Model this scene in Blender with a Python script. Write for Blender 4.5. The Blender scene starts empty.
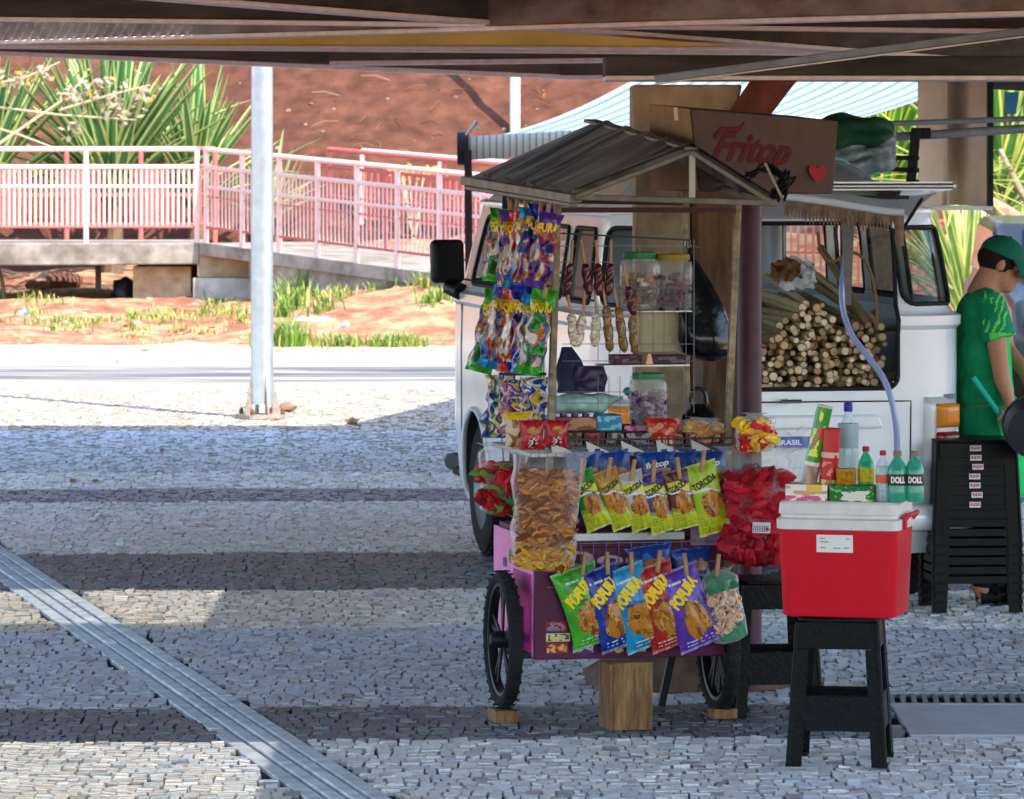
import bpy, bmesh, math, random
import numpy as np
from mathutils import Vector, Matrix, noise
R = math.radians
C = bpy.context.scene.collection
F = 5000.0; HX, HY, CAMZ = 512.0, 134.0, 2.05
rnd = random.Random(7)

def P(px, py, d):
    """point seen at pixel px, py of the photograph when it stands d metres away"""
    return Vector(((px-HX)/F*d, d, CAMZ+(HY-py)/F*d))
def GD(py, z=0.0):
    return (CAMZ-z)*F/(py-HY)
def GP(px, py, z=0.0):
    return P(px, py, GD(py, z))
def lin(c):
    if isinstance(c, str):
        c = tuple(int(c[i:i+2], 16) for i in (0, 2, 4))
    r = []
    for v in c[:3]:
        v = v/255.0
        r.append(v/12.92 if v <= .04045 else ((v+.055)/1.055)**2.4)
    return tuple(r)
def mixc(a, b, t):
    return tuple(a[i]*(1-t)+b[i]*t for i in range(3))
def nz(x, y, z=0.0, s=1.0):
    return noise.noise(Vector((x*s, y*s, z*s)))

# ------------------------------------------------------------------ materials
MATS = {}
def mat(name, col=None, rough=.6, metal=0, var=0.0, vscale=8.0, bump=0.0, bscale=60.0, spec=.2, coat=0.0,
        attr=False, col2=None, emit=0.0, object_space=True, vdetail=5.0, stretch=None, trans=0.0, sheen=0.0):
    if name in MATS: return MATS[name]
    m = bpy.data.materials.new(name); m.use_nodes = True
    nt = m.node_tree; N = nt.nodes; L = nt.links
    b = N['Principled BSDF']
    b.inputs['Roughness'].default_value = rough
    b.inputs['Metallic'].default_value = metal
    b.inputs['Specular IOR Level'].default_value = spec
    b.inputs['Coat Weight'].default_value = coat
    b.inputs['Coat Roughness'].default_value = .12
    tc = N.new('ShaderNodeTexCoord')
    mp = N.new('ShaderNodeMapping'); L.new(tc.outputs['Object'], mp.inputs['Vector'])
    if stretch: mp.inputs['Scale'].default_value = stretch
    base = None
    if attr:
        a = N.new('ShaderNodeAttribute'); a.attribute_name = 'Col'; base = a.outputs['Color']
    else:
        rgb = N.new('ShaderNodeRGB'); rgb.outputs[0].default_value = (*col, 1); base = rgb.outputs[0]
    if var > 0 or col2 is not None:
        n = N.new('ShaderNodeTexNoise'); n.inputs['Scale'].default_value = vscale; n.inputs['Detail'].default_value = vdetail
        n.inputs['Roughness'].default_value = .62
        L.new(mp.outputs[0], n.inputs['Vector'])
        if col2 is not None:
            rp = N.new('ShaderNodeValToRGB'); rp.color_ramp.elements[0].position = .42; rp.color_ramp.elements[1].position = .62
            L.new(n.outputs['Fac'], rp.inputs[0])
            mx = N.new('ShaderNodeMix'); mx.data_type = 'RGBA'
            L.new(rp.outputs[0], mx.inputs['Factor']); L.new(base, mx.inputs['A']); mx.inputs['B'].default_value = (*col2, 1)
            base = mx.outputs['Result']
        if var > 0:
            n2 = N.new('ShaderNodeTexNoise'); n2.inputs['Scale'].default_value = vscale*2.7; n2.inputs['Detail'].default_value = 6
            L.new(mp.outputs[0], n2.inputs['Vector'])
            mr = N.new('ShaderNodeMapRange'); mr.inputs['From Min'].default_value = .3; mr.inputs['From Max'].default_value = .7
            mr.inputs['To Min'].default_value = 1-var; mr.inputs['To Max'].default_value = 1+var
            L.new(n2.outputs['Fac'], mr.inputs[0])
            vm = N.new('ShaderNodeVectorMath'); vm.operation = 'SCALE'
            L.new(base, vm.inputs[0]); L.new(mr.outputs[0], vm.inputs['Scale'])
            base = vm.outputs[0]
            mr2 = N.new('ShaderNodeMapRange'); mr2.inputs['To Min'].default_value = max(0, rough-.12); mr2.inputs['To Max'].default_value = min(1, rough+.12)
            L.new(n.outputs['Fac'], mr2.inputs[0]); L.new(mr2.outputs[0], b.inputs['Roughness'])
    L.new(base, b.inputs['Base Color'])
    if bump > 0:
        nb = N.new('ShaderNodeTexNoise'); nb.inputs['Scale'].default_value = bscale; nb.inputs['Detail'].default_value = 4
        L.new(mp.outputs[0], nb.inputs['Vector'])
        bp = N.new('ShaderNodeBump'); bp.inputs['Strength'].default_value = bump; bp.inputs['Distance'].default_value = .01
        L.new(nb.outputs['Fac'], bp.inputs['Height']); L.new(bp.outputs[0], b.inputs['Normal'])
    if trans > 0:   # thin leaves and cloth let some light through
        t = N.new('ShaderNodeBsdfTranslucent'); L.new(base, t.inputs['Color'])
        ms = N.new('ShaderNodeMixShader'); ms.inputs[0].default_value = trans
        L.new(b.outputs[0], ms.inputs[1]); L.new(t.outputs[0], ms.inputs[2])
        L.new(ms.outputs[0], N['Material Output'].inputs['Surface'])
    if emit > 0:
        L.new(base, b.inputs['Emission Color']); b.inputs['Emission Strength'].default_value = emit
    MATS[name] = m
    return m

def film(name, tint, base_op=.12, edge=.75, rough=.12, col=(1, 1, 1), crinkle=.6, cscale=35.0):
    """thin clear plastic or glass: mostly see-through, glossy and whiter towards its edges"""
    if name in MATS: return MATS[name]
    m = bpy.data.materials.new(name); m.use_nodes = True
    nt = m.node_tree; N = nt.nodes; L = nt.links
    b = N['Principled BSDF']; b.inputs['Base Color'].default_value = (*col, 1); b.inputs['Roughness'].default_value = rough
    b.inputs['Specular IOR Level'].default_value = .8
    tr = N.new('ShaderNodeBsdfTransparent'); tr.inputs[0].default_value = (*tint, 1)
    lw = N.new('ShaderNodeLayerWeight'); lw.inputs['Blend'].default_value = .35
    mr = N.new('ShaderNodeMapRange'); mr.inputs['To Min'].default_value = base_op; mr.inputs['To Max'].default_value = edge
    L.new(lw.outputs['Facing'], mr.inputs[0])
    if crinkle > 0:
        tc = N.new('ShaderNodeTexCoord')
        nb = N.new('ShaderNodeTexNoise'); nb.inputs['Scale'].default_value = cscale; nb.inputs['Detail'].default_value = 3
        nb.inputs['Distortion'].default_value = 1.2
        L.new(tc.outputs['Object'], nb.inputs['Vector'])
        bp = N.new('ShaderNodeBump'); bp.inputs['Strength'].default_value = crinkle; bp.inputs['Distance'].default_value = .012
        L.new(nb.outputs['Fac'], bp.inputs['Height'])
        L.new(bp.outputs[0], b.inputs['Normal']); L.new(bp.outputs[0], lw.inputs['Normal'])
    ms = N.new('ShaderNodeMixShader')
    L.new(mr.outputs[0], ms.inputs[0]); L.new(tr.outputs[0], ms.inputs[1]); L.new(b.outputs[0], ms.inputs[2])
    L.new(ms.outputs[0], N['Material Output'].inputs['Surface'])
    MATS[name] = m
    return m

# ------------------------------------------------------------------ mesh building
class G:
    def __init__(s, M=None):
        s.v = []; s.f = []; s.m = []; s.c = []; s.M = M; s.mi = 0; s.col = (1, 1, 1)
    def add(s, vs, fs, mi=None, cols=None):
        o = len(s.v); M = s.M
        for p in vs:
            p = Vector(p)
            s.v.append(M @ p if M is not None else p)
        for k, f in enumerate(fs):
            s.f.append([i+o for i in f]); s.m.append(s.mi if mi is None else mi)
            s.c.append(cols[k] if cols else s.col)
        return s
    def box(s, x0, x1, y0, y1, z0, z1, M=None, **k):
        vs = [Vector((x, y, z)) for z in (z0, z1) for y in (y0, y1) for x in (x0, x1)]
        if M is not None: vs = [M @ p for p in vs]
        return s.add(vs, [(0, 2, 3, 1), (4, 5, 7, 6), (0, 1, 5, 4), (2, 6, 7, 3), (0, 4, 6, 2), (1, 3, 7, 5)], **k)
    def cbox(s, c, sz, M=None, **k):
        c = Vector(c); T = Matrix.Translation(c) @ (M if M is not None else Matrix())
        return s.box(-sz[0]/2, sz[0]/2, -sz[1]/2, sz[1]/2, -sz[2]/2, sz[2]/2, M=T, **k)
    def beam(s, a, b, w, h, up=(0, 0, 1), **k):
        """box bar from a to b, w across and h along up"""
        a = Vector(a); b = Vector(b); y = (b-a); l = y.length; y.normalize(); up = Vector(up)
        x = y.cross(up)
        if x.length < 1e-4: x = y.cross(Vector((1, 0, 0)))
        x.normalize(); z = x.cross(y)
        M = Matrix((x, y, z)).transposed().to_4x4(); M.translation = a
        return s.box(-w/2, w/2, 0, l, -h/2, h/2, M=M, **k)
    def tube(s, pts, r, n=8, caps=True, flat=1.0, **k):
        pts = [Vector(p) for p in pts]; m = len(pts)
        rs = r if isinstance(r, (list, tuple)) else [r]*m
        vs = []; prev = None
        for i, p in enumerate(pts):
            t = (pts[min(i+1, m-1)]-pts[max(i-1, 0)]).normalized()
            if prev is None:
                x = t.orthogonal().normalized()
            else:
                x = (prev-t*prev.dot(t))
                x = x.normalized() if x.length > 1e-6 else t.orthogonal().normalized()
            prev = x; y = t.cross(x)
            for j in range(n):
                a = 2*math.pi*j/n
                vs.append(p+(x*math.cos(a)+y*math.sin(a)*flat)*rs[i])
        fs = []
        for i in range(m-1):
            for j in range(n):
                fs.append((i*n+j, i*n+(j+1) % n, (i+1)*n+(j+1) % n, (i+1)*n+j))
        if caps:
            fs.append(tuple(range(n-1, -1, -1))); fs.append(tuple((m-1)*n+j for j in range(n)))
        return s.add(vs, fs, **k)
    def lathe(s, prof, n=20, M=None, caps=True, **k):
        vs = []
        for r, z in prof:
            for j in range(n):
                a = 2*math.pi*j/n; vs.append(Vector((r*math.cos(a), r*math.sin(a), z)))
        if M is not None: vs = [M @ p for p in vs]
        fs = []; m = len(prof)
        for i in range(m-1):
            for j in range(n):
                fs.append((i*n+j, i*n+(j+1) % n, (i+1)*n+(j+1) % n, (i+1)*n+j))
        if caps:
            if prof[0][0] > 1e-5: fs.append(tuple(range(n-1, -1, -1)))
            if prof[-1][0] > 1e-5: fs.append(tuple((m-1)*n+j for j in range(n)))
        return s.add(vs, fs, **k)
    def grid(s, fn, nu, nv, cf=None, mi=None, flip=False, closed=False):
        vs = [fn(i/nu, j/nv) for j in range(nv+1) for i in range(nu+1)]
        fs = []; cs = []
        for j in range(nv):
            for i in range(nu):
                a = j*(nu+1)+i; q = (a, a+1, a+nu+2, a+nu+1)
                fs.append(q[::-1] if flip else q)
                if cf: cs.append(cf((i+.5)/nu, (j+.5)/nv))
        return s.add(vs, fs, mi=mi, cols=cs or None)
    def prism(s, poly, z0, z1, M=None, **k):
        n = len(poly)
        vs = [Vector((x, y, z0)) for x, y in poly]+[Vector((x, y, z1)) for x, y in poly]
        if M is not None: vs = [M @ p for p in vs]
        fs = [tuple(range(n-1, -1, -1)), tuple(range(n, 2*n))]+[(i, (i+1) % n, n+(i+1) % n, n+i) for i in range(n)]
        return s.add(vs, fs, **k)
    def ball(s, c, r, n=8, m=6, M=None, jit=0, **k):
        c = Vector(c); rr = r if isinstance(r, (tuple, list)) else (r, r, r); vs = []
        sd = rnd.random()*50
        for i in range(m+1):
            t = math.pi*i/m
            for j in range(n):
                a = 2*math.pi*j/n
                q = Vector((math.sin(t)*math.cos(a), math.sin(t)*math.sin(a), math.cos(t)))
                f = 1+jit*nz(q.x+sd, q.y, q.z, 1.7)*2
                q = Vector((q.x*rr[0], q.y*rr[1], q.z*rr[2]))*f
                if M is not None: q = M @ q
                vs.append(c+q)
        fs = []
        for i in range(m):
            for j in range(n):
                q = (i*n+j, (i+1)*n+j, (i+1)*n+(j+1) % n, i*n+(j+1) % n)
                fs.append(q)
        return s.add(vs, fs, **k)
    def mesh(s, name, mats, smooth=None, col=False):
        me = bpy.data.meshes.new(name)
        me.from_pydata([tuple(p) for p in s.v], [], s.f)
        if not isinstance(mats, (list, tuple)): mats = [mats]
        for m in mats: me.materials.append(m)
        if len(mats) > 1: me.polygons.foreach_set('material_index', s.m)
        if any(m.node_tree.nodes.get('Attribute') for m in mats) or col:
            at = me.color_attributes.new('Col', 'FLOAT_COLOR', 'CORNER')
            arr = []
            for f, c in zip(s.f, s.c):
                arr.extend([c[0], c[1], c[2], 1.0]*len(f))
            at.data.foreach_set('color', arr)
        me.validate(clean_customdata=False)
        if smooth is not None:
            me.polygons.foreach_set('use_smooth', [True]*len(me.polygons))
            me.set_sharp_from_angle(angle=R(smooth))
        me.update()
        return me
    def build(s, name, mats, parent=None, loc=None, rotz=None, smooth=None, bevel=0, rot=None, seg=2):
        me = s.mesh(name, mats, smooth)
        o = bpy.data.objects.new(name, me); C.objects.link(o)
        if loc is not None: o.location = loc
        if rotz is not None: o.rotation_euler = (0, 0, rotz)
        if rot is not None: o.rotation_euler = rot
        if parent is not None: o.parent = parent
        if bevel > 0:
            b = o.modifiers.new('bevel', 'BEVEL'); b.width = bevel; b.segments = seg; b.limit_method = 'ANGLE'; b.angle_limit = R(35)
            b.harden_normals = False
            if smooth is None:
                me.polygons.foreach_set('use_smooth', [True]*len(me.polygons)); me.set_sharp_from_angle(angle=R(30))
        return o

USED = {}
def tag(o, label=None, cat=None, group=None, kind=None):
    if label:
        n = len(label.split())
        if not 4 <= n <= 16: print('LABEL LENGTH', n, label)
        if label in USED and not group: print('DUP LABEL', label)
        USED[label] = 1
        o['label'] = label
    if cat: o['category'] = cat
    if group: o['group'] = group
    if kind: o['kind'] = kind
    return o
def thing(name, label, cat, loc=(0, 0, 0), rotz=0, group=None):
    o = bpy.data.objects.new(name, None); C.objects.link(o); o.empty_display_size = .1
    o.location = loc; o.rotation_euler = (0, 0, rotz)
    return tag(o, label, cat, group)
def copy_tree(o, parent=None):
    c = o.copy(); C.objects.link(c); c.parent = parent
    for ch in list(o.children): copy_tree(ch, c)
    return c

# lettering from Blender's own built-in font
TXT = {}
def text_geo(s, bold=.0, shear=0.0):
    key = (s, bold, shear)
    if key in TXT: return TXT[key]
    cu = bpy.data.curves.new('lettering_source', 'FONT'); cu.body = s; cu.size = 1; cu.offset = bold; cu.shear = shear
    cu.align_x = 'CENTER'; cu.align_y = 'CENTER'; cu.resolution_u = 3; cu.fill_mode = 'FRONT'
    o = bpy.data.objects.new('lettering_source', cu); C.objects.link(o)
    dg = bpy.context.evaluated_depsgraph_get(); dg.update()
    me = bpy.data.meshes.new_from_object(o.evaluated_get(dg))
    vs = [(v.co.x, v.co.y) for v in me.vertices]; fs = [tuple(p.vertices) for p in me.polygons]
    bpy.data.objects.remove(o); bpy.data.meshes.remove(me); bpy.data.curves.remove(cu)
    xs = [v[0] for v in vs]; ys = [v[1] for v in vs]
    cx = (min(xs)+max(xs))/2; cy = (min(ys)+max(ys))/2; w = max(xs)-min(xs); h = max(ys)-min(ys)
    vs = [((x-cx)/w, (y-cy)/h) for x, y in vs]
    TXT[key] = (vs, fs); return TXT[key]
def letters(g, s, fn, w, h, bold=0.02, shear=0.0, **k):
    """write s, w wide and h high, through fn(x, y) -> 3-D point"""
    vs, fs = text_geo(s, bold, shear)
    g.add([fn(x*w, y*h) for x, y in vs], fs, **k)
    return g
# ------------------------------------------------------------------ materials of the setting
M_dirt = mat('red_dirt', lin('8a4a34'), .95, var=.35, vscale=3, col2=lin('a4694a'), bump=.5, bscale=25)
M_bank = mat('red_bank_soil', lin('4e2d20'), .95, var=.35, vscale=1.8, col2=lin('593728'), bump=1.0, bscale=7, vdetail=10)
M_road = mat('worn_concrete', lin('b0a698'), .85, var=.16, vscale=.9, col2=lin('a09484'), bump=.15, bscale=40, stretch=(.25, 1.6, 1))
M_conc = mat('stained_concrete', lin('8f867c'), .85, var=.28, vscale=2.2, col2=lin('70665c'), bump=.3, bscale=30)
M_concl = mat('pale_concrete', lin('b8b2a8'), .85, var=.2, vscale=2.0, col2=lin('9c938a'), bump=.3, bscale=30)
M_conct = mat('tan_concrete', lin('b39a7c'), .85, var=.2, vscale=3.0, col2=lin('9b8064'), bump=.25, bscale=30)
M_stone = mat('cobble_stone', rough=.4, attr=True, var=.16, vscale=30, bump=.25, bscale=120, spec=.6)
M_joint = mat('joint_sand', lin('302c28'), .95, var=.3, vscale=20)
M_steel = mat('galvanised_steel', lin('b4b9bd'), .42, metal=.7, var=.12, vscale=4)
M_rust = mat('rusty_steel', lin('6b4532'), .85, var=.35, vscale=25)
M_pink = mat('faded_red_paint', lin('b4605a'), .6, var=.12, vscale=6)
M_pinkw = mat('sun_bleached_paint', lin('d9b5ad'), .6, var=.1, vscale=6)
M_leaf = mat('leaf_blade', rough=.45, attr=True, var=.12, vscale=3, trans=.35)
M_grass = mat('grass_blade', rough=.6, attr=True, trans=.3)
M_litter = mat('litter', rough=.8, attr=True)
M_beam = mat('painted_beam_steel', lin('7a685c'), .7, var=.3, vscale=2.0, col2=lin('5c5450'), bump=.2, bscale=30, stretch=(.4, 1, 2))
M_beamg = mat('grey_beam', lin('958b82'), .75, var=.3, vscale=2.5, col2=lin('776658'), bump=.2, bscale=25, stretch=(.4, 1, 2))
M_beamd = mat('dark_beam', lin('5a504a'), .75, var=.3, vscale=3.0, col2=lin('48423e'), bump=.2, bscale=30, stretch=(.4, 1, 2))
M_beaml = mat('lit_beam_lip', lin('f6e6dc'), .6, var=.12, vscale=6)  # pale colour stands in for light caught along the beam bottoms
M_yel = mat('yellow_paint', lin('ffe284'), .6, var=.12, vscale=3, col2=lin('f4cf60'), stretch=(.4, 1, 1))

# ------------------------------------------------------------------ ground
g = G(); g.box(-300, 300, -60, 420, -.3, -.03)
tag(g.build('ground', M_dirt), kind='structure')
g = G(); g.box(-9, 9, 6, 40.5, -.2, -.022)
tag(g.build('pavement', M_joint), kind='structure')
# each granite sett is a real, slightly tilted block
A_ = GP(0, 561); B_ = GP(352, 799)
dr = (B_-A_).normalized(); nr = Vector((-dr.y, dr.x, 0))
def strip_off(x, y):
    return (Vector((x, y, 0))-A_).dot(nr)
def cobbles():
    rs = np.random.RandomState(3)
    V = []; Fs = []; Cc = []
    d = 13.6; o = 0
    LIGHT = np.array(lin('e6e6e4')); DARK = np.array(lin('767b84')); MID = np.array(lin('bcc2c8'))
    while d < 40.4:
        dd = rs.uniform(.07, .10)
        y = 134+CAMZ*F/(d+dd/2)
        hw = .1024*d+.9
        x = -hw+rs.uniform(0, .1)
        while x < hw:
            wd = rs.uniform(.036, .068)
            cx = x+wd/2; cy = d+dd/2
            wob = .25*math.sin(cx*1.3+d*.2)
            yy = 134+CAMZ*F/(cy+wob*.25)
            yj = rs.uniform(-.018, .018)
            skip = abs(strip_off(cx, cy)) < .135+wd*.2 or (cx > GP(893, 720).x and 17.05 < cy < 18.44)
            if not skip:
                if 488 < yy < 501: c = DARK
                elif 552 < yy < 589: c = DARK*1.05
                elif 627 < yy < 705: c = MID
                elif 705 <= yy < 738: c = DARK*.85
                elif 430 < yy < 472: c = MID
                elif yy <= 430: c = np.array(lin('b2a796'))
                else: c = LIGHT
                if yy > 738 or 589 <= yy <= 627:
                    wt = 1/(1+math.exp((cx+.9+.4*math.sin(cy*2))*2.2)); c = c*(1-wt)+np.array(lin('d6cab6'))*wt  # warm sun patches on the left are put into the stone colour
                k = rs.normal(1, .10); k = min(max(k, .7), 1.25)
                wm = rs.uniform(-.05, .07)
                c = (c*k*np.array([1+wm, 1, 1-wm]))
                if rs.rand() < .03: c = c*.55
                h = rs.normal(0, .0012)
                tx, ty = rs.normal(0, .0012), rs.normal(0, .0022)
                gp = rs.uniform(.002, .005); gy = rs.uniform(.001, .012)
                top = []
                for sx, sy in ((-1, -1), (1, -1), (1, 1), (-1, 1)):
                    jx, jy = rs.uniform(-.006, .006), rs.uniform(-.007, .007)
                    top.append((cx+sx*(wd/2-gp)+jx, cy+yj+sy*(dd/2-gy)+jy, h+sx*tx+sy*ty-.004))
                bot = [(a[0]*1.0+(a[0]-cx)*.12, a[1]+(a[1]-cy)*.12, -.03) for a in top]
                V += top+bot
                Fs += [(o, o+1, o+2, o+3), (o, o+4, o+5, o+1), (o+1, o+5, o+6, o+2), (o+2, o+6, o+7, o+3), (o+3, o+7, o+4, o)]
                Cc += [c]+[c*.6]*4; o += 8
            x += wd
        d += dd
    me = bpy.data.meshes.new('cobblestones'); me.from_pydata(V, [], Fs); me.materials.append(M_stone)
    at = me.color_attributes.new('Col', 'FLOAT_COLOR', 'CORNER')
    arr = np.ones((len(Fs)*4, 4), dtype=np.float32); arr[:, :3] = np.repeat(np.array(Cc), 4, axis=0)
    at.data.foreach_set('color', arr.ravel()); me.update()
    ob = bpy.data.objects.new('cobblestones', me); C.objects.link(ob)
    tag(ob, kind='structure')
cobbles()
# grooved channel strip running across the setts
g = G()
ext = A_-dr*3; L_ = (B_-A_).length+5
for k, (o0, o1, z) in enumerate(((-.125, -.070, -.004), (-.054, -.007, -.003), (.009, .056, -.003), (.072, .128, -.004))):
    a = ext+nr*((o0+o1)/2)
    n = 14
    for i in range(n):
        p = a+dr*(L_*i/n+.003); q = a+dr*(L_*(i+1)/n-.003)
        dz = rnd.uniform(-.002, .002)
        g.beam(p+Vector((0, 0, -.03+z+dz)), q+Vector((0, 0, -.03+z+dz)), o1-o0, .06)
tag(g.build('channel_strip', mat('strip_concrete', lin('c6c9c8'), .8, var=.25, vscale=4, bump=.2, bscale=60), bevel=.005), kind='structure')
# smooth concrete patch on the right
g = G(); x0 = GP(893, 720).x
g.box(x0+.03, x0+2.6, 17.10, 17.98, -.06, -.003)
tag(g.build('path', mat('smooth_patch', lin('b5b8ba'), .6, var=.12, vscale=3, bump=.1), bevel=.004), kind='structure')
t = thing('drain_grate', 'long slotted dark drain grate set in the paving at the right', 'grate', (x0+1.3, 18.2, -.03))
g = G(); g.box(-1.27, 1.3, -.19, .19, -.03, -.01); g.build('channel', mat('drain_black', lin('3c4044'), .8), t)
g = G()
g.box(-1.27, 1.3, -.20, -.17, -.02, .03); g.box(-1.27, 1.3, .17, .20, -.02, .03)
for i in range(64):
    g.beam((-1.26+i*.04, -.172, .016), (-1.24+i*.04, .172, .016), .018, .018)
g.build('slats', mat('grate_iron', lin('8a9298'), .5, metal=.4, var=.2), t)

g = G()
for i in range(70):
    x = rnd.uniform(-3.2, 3.2); d = rnd.uniform(15.6, 33); a = rnd.uniform(0, 6.28); l = rnd.uniform(.008, .022)
    u = Vector((math.cos(a), math.sin(a), rnd.uniform(0, .3)))*l; v = Vector((-math.sin(a), math.cos(a), .1))*l*.5; p = Vector((x, d, .006))
    g.add([p-u, p+v, p+u+Vector((0, 0, .006)), p-v], [(0, 1, 2, 3)], cols=[mixc(lin('e8e0d0'), lin('6a4a30'), rnd.random()**.7)])
tag(g.build('ground_litter', M_litter), 'scraps of leaf and paper scattered over the paving', 'litter', kind='stuff')
# road beyond the paving
g = G()
g.grid(lambda u, v: (-30+60*u, 40.4+9.6*v, -.008+.010*nz(u*30, v*4)+.06*max(0, v-.8)), 80, 18)
tag(g.build('road', M_road, smooth=60), kind='structure')
def grey_band(m):  # mixes a ragged dark grey band into the road colour
    nt = m.node_tree; N = nt.nodes; L = nt.links; b = N['Principled BSDF']
    tc = N.new('ShaderNodeTexCoord'); sp = N.new('ShaderNodeSeparateXYZ'); L.new(tc.outputs['Object'], sp.inputs[0])
    mr = N.new('ShaderNodeMapRange'); mr.interpolation_type = 'SMOOTHSTEP'; mr.inputs['From Min'].default_value = 2.6; mr.inputs['From Max'].default_value = .8
    sb = N.new('ShaderNodeMath'); sb.operation = 'SUBTRACT'; L.new(sp.outputs['Y'], sb.inputs[0]); sb.inputs[1].default_value = 42.9
    ab = N.new('ShaderNodeMath'); ab.operation = 'ABSOLUTE'; L.new(sb.outputs[0], ab.inputs[0]); L.new(ab.outputs[0], mr.inputs[0])
    mp = N.new('ShaderNodeMapping'); mp.inputs['Scale'].default_value = (.25, 2.2, 1); L.new(tc.outputs['Object'], mp.inputs[0])
    n = N.new('ShaderNodeTexNoise'); n.inputs['Scale'].default_value = 1.3; n.inputs['Detail'].default_value = 7; L.new(mp.outputs[0], n.inputs[0])
    r = N.new('ShaderNodeMapRange'); r.inputs['From Min'].default_value = .36; r.inputs['From Max'].default_value = .56; L.new(n.outputs['Fac'], r.inputs[0])
    mu = N.new('ShaderNodeMath'); mu.operation = 'MULTIPLY'; L.new(mr.outputs[0], mu.inputs[0]); L.new(r.outputs[0], mu.inputs[1])
    mx = N.new('ShaderNodeMix'); mx.data_type = 'RGBA'; old = b.inputs['Base Color'].links[0].from_socket
    L.new(mu.outputs[0], mx.inputs['Factor']); L.new(old, mx.inputs['A']); mx.inputs['B'].default_value = (*lin('4e5058'), 1); L.new(mx.outputs['Result'], b.inputs['Base Color'])
grey_band(M_road)

def sm(a, b, x):
    t = min(1, max(0, (x-a)/(b-a))); return t*t*(3-2*t)
def tz(x, d):
    """height of the terrain beyond the road"""
    zb = .10+.36*sm(-3.6, -.9, x)
    z = -.01+zb*sm(48.2, 51.0, d)+.09*sm(52, 57, d)+.25*sm(57.5, 60, d)
    z += .66*max(0, d-60.6+.5*nz(x, 3, 0, .3))
    z += .10*nz(x, d, 0, 1.1)*sm(48.4, 50, d)+.05*nz(x, d, 5, 3)*sm(48.4, 50, d)+.3*nz(x, d, 9, .35)*sm(61, 66, d)
    return z
g = G()
g.grid(lambda u, v: (lambda x, d: (x, d, tz(x, d)))(-16+36*u, 47.9+12.7*v), 180, 80)
tag(g.build('verge', mat('dry_earth', lin('865640'), .95, var=.35, vscale=2.2, col2=lin('a08464'), bump=.5, bscale=18), smooth=60), kind='structure')
g = G()
g.grid(lambda u, v: (lambda x, d: (x, d, tz(x, d)-(.0 if v > 0 else .03)))(-40+90*u, 60.4+34*v), 220, 110)
tag(g.build('earth_bank', M_bank, smooth=60), kind='structure')

# dry twigs, pale stones and scraps caught on the bank
g = G()
for i in range(520):
    x = rnd.uniform(-8, 9); d = 61.5+abs(rnd.gauss(0, 2.2)); z = tz(x, d)
    if rnd.random() < .55:
        if nz(x, d, 2, .5) < -.02: continue
        a = rnd.uniform(0, 6.28); l = rnd.uniform(.08, .4)
        q = Vector((x+math.cos(a)*l, d+math.sin(a)*l*.5, 0)); q.z = tz(q.x, q.y)+rnd.uniform(.01, .12)
        g.col = mixc(lin('8a6a52'), lin('5c3628'), rnd.random())
        g.tube([(x, d, z+.01), ((x+q.x)/2+rnd.uniform(-.03, .03), (d+q.y)/2, (z+q.z)/2+.04), q], .006, 3)
    else:
        g.col = mixc(lin('a08878'), lin('6c4030'), rnd.random()**.5)
        r = rnd.uniform(.006, .025); g.ball((x, d, z), (r*1.5, r, r), 5, 3, jit=.3)
tag(g.build('bank_debris', M_litter), 'dry twigs and pale stones scattered over the red earth bank', 'debris', kind='stuff')
g = G()
for i in range(420):
    x = rnd.uniform(-6, 4); d = rnd.uniform(47.2, 56); z = tz(x, d)
    g.col = mixc(lin('c8b08c'), lin('7a4a35'), rnd.random()); r = rnd.uniform(.012, .04)
    g.ball((x, d, z), (r*1.4, r, r*.7), 5, 3, jit=.3)
tag(g.build('verge_pebbles', M_litter), 'small stones and dry clods strewn over the verge', 'pebbles', kind='stuff')

# grass
g = G()
def tuft(x, d, n, h, dry):
    z = tz(x, d)
    for i in range(n):
        a = rnd.uniform(0, 6.28); r = abs(rnd.gauss(0, .12)); bx = x+math.cos(a)*r; bd = d+math.sin(a)*r
        hh = h*rnd.uniform(.5, 1.2); ln = rnd.uniform(.1, .7)*hh; b = rnd.uniform(0, 6.28); w = rnd.uniform(.006, .012)
        z0 = tz(bx, bd)
        c = mixc(lin('7f9a3a'), lin('567a2c'), rnd.random())
        if rnd.random() < dry: c = mixc(lin('c9b673'), lin('a98f55'), rnd.random())
        px, py = math.cos(b)*ln, math.sin(b)*ln; wx, wy = -math.sin(b)*w, math.cos(b)*w
        g.add([(bx-wx, bd-wy, z0), (bx+wx, bd+wy, z0), (bx+px*.4+wx, bd+py*.4+wy, z0+hh*.65), (bx+px*.4-wx, bd+py*.4-wy, z0+hh*.65), (bx+px, bd+py, z0+hh)],
              [(0, 1, 2, 3), (3, 2, 4)], cols=[c, mixc(c, (1, 1, .6), .1)])
def gpatch(px, py, spread, k, n, h, dry):
    for i in range(k):
        x0_, y0_ = px+rnd.gauss(0, spread[0]), py+rnd.gauss(0, spread[1])
        if y0_ > 343: y0_ = 343-rnd.random()*6
        d = GD(y0_, .2)
        for _ in range(3): d = GD(y0_, tz(P(x0_, y0_, d).x, d))
        d = min(max(d, 48.3), 58)
        tuft(P(x0_, y0_, d).x, d, n, h, dry)
gpatch(290, 288, (6, 3), 14, 40, .26, .15)
gpatch(340, 322, (10, 3), 12, 30, .13, .25)
gpatch(375, 318, (10, 4), 10, 30, .12, .2)
gpatch(435, 336, (10, 3), 14, 30, .14, .2)
gpatch(395, 294, (9, 3), 6, 30, .14, .3)
gpatch(330, 298, (8, 3), 8, 26, .14, .5)
gpatch(70, 328, (45, 3), 26, 18, .08, .5)
gpatch(150, 322, (30, 4), 16, 20, .09, .5)
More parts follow.
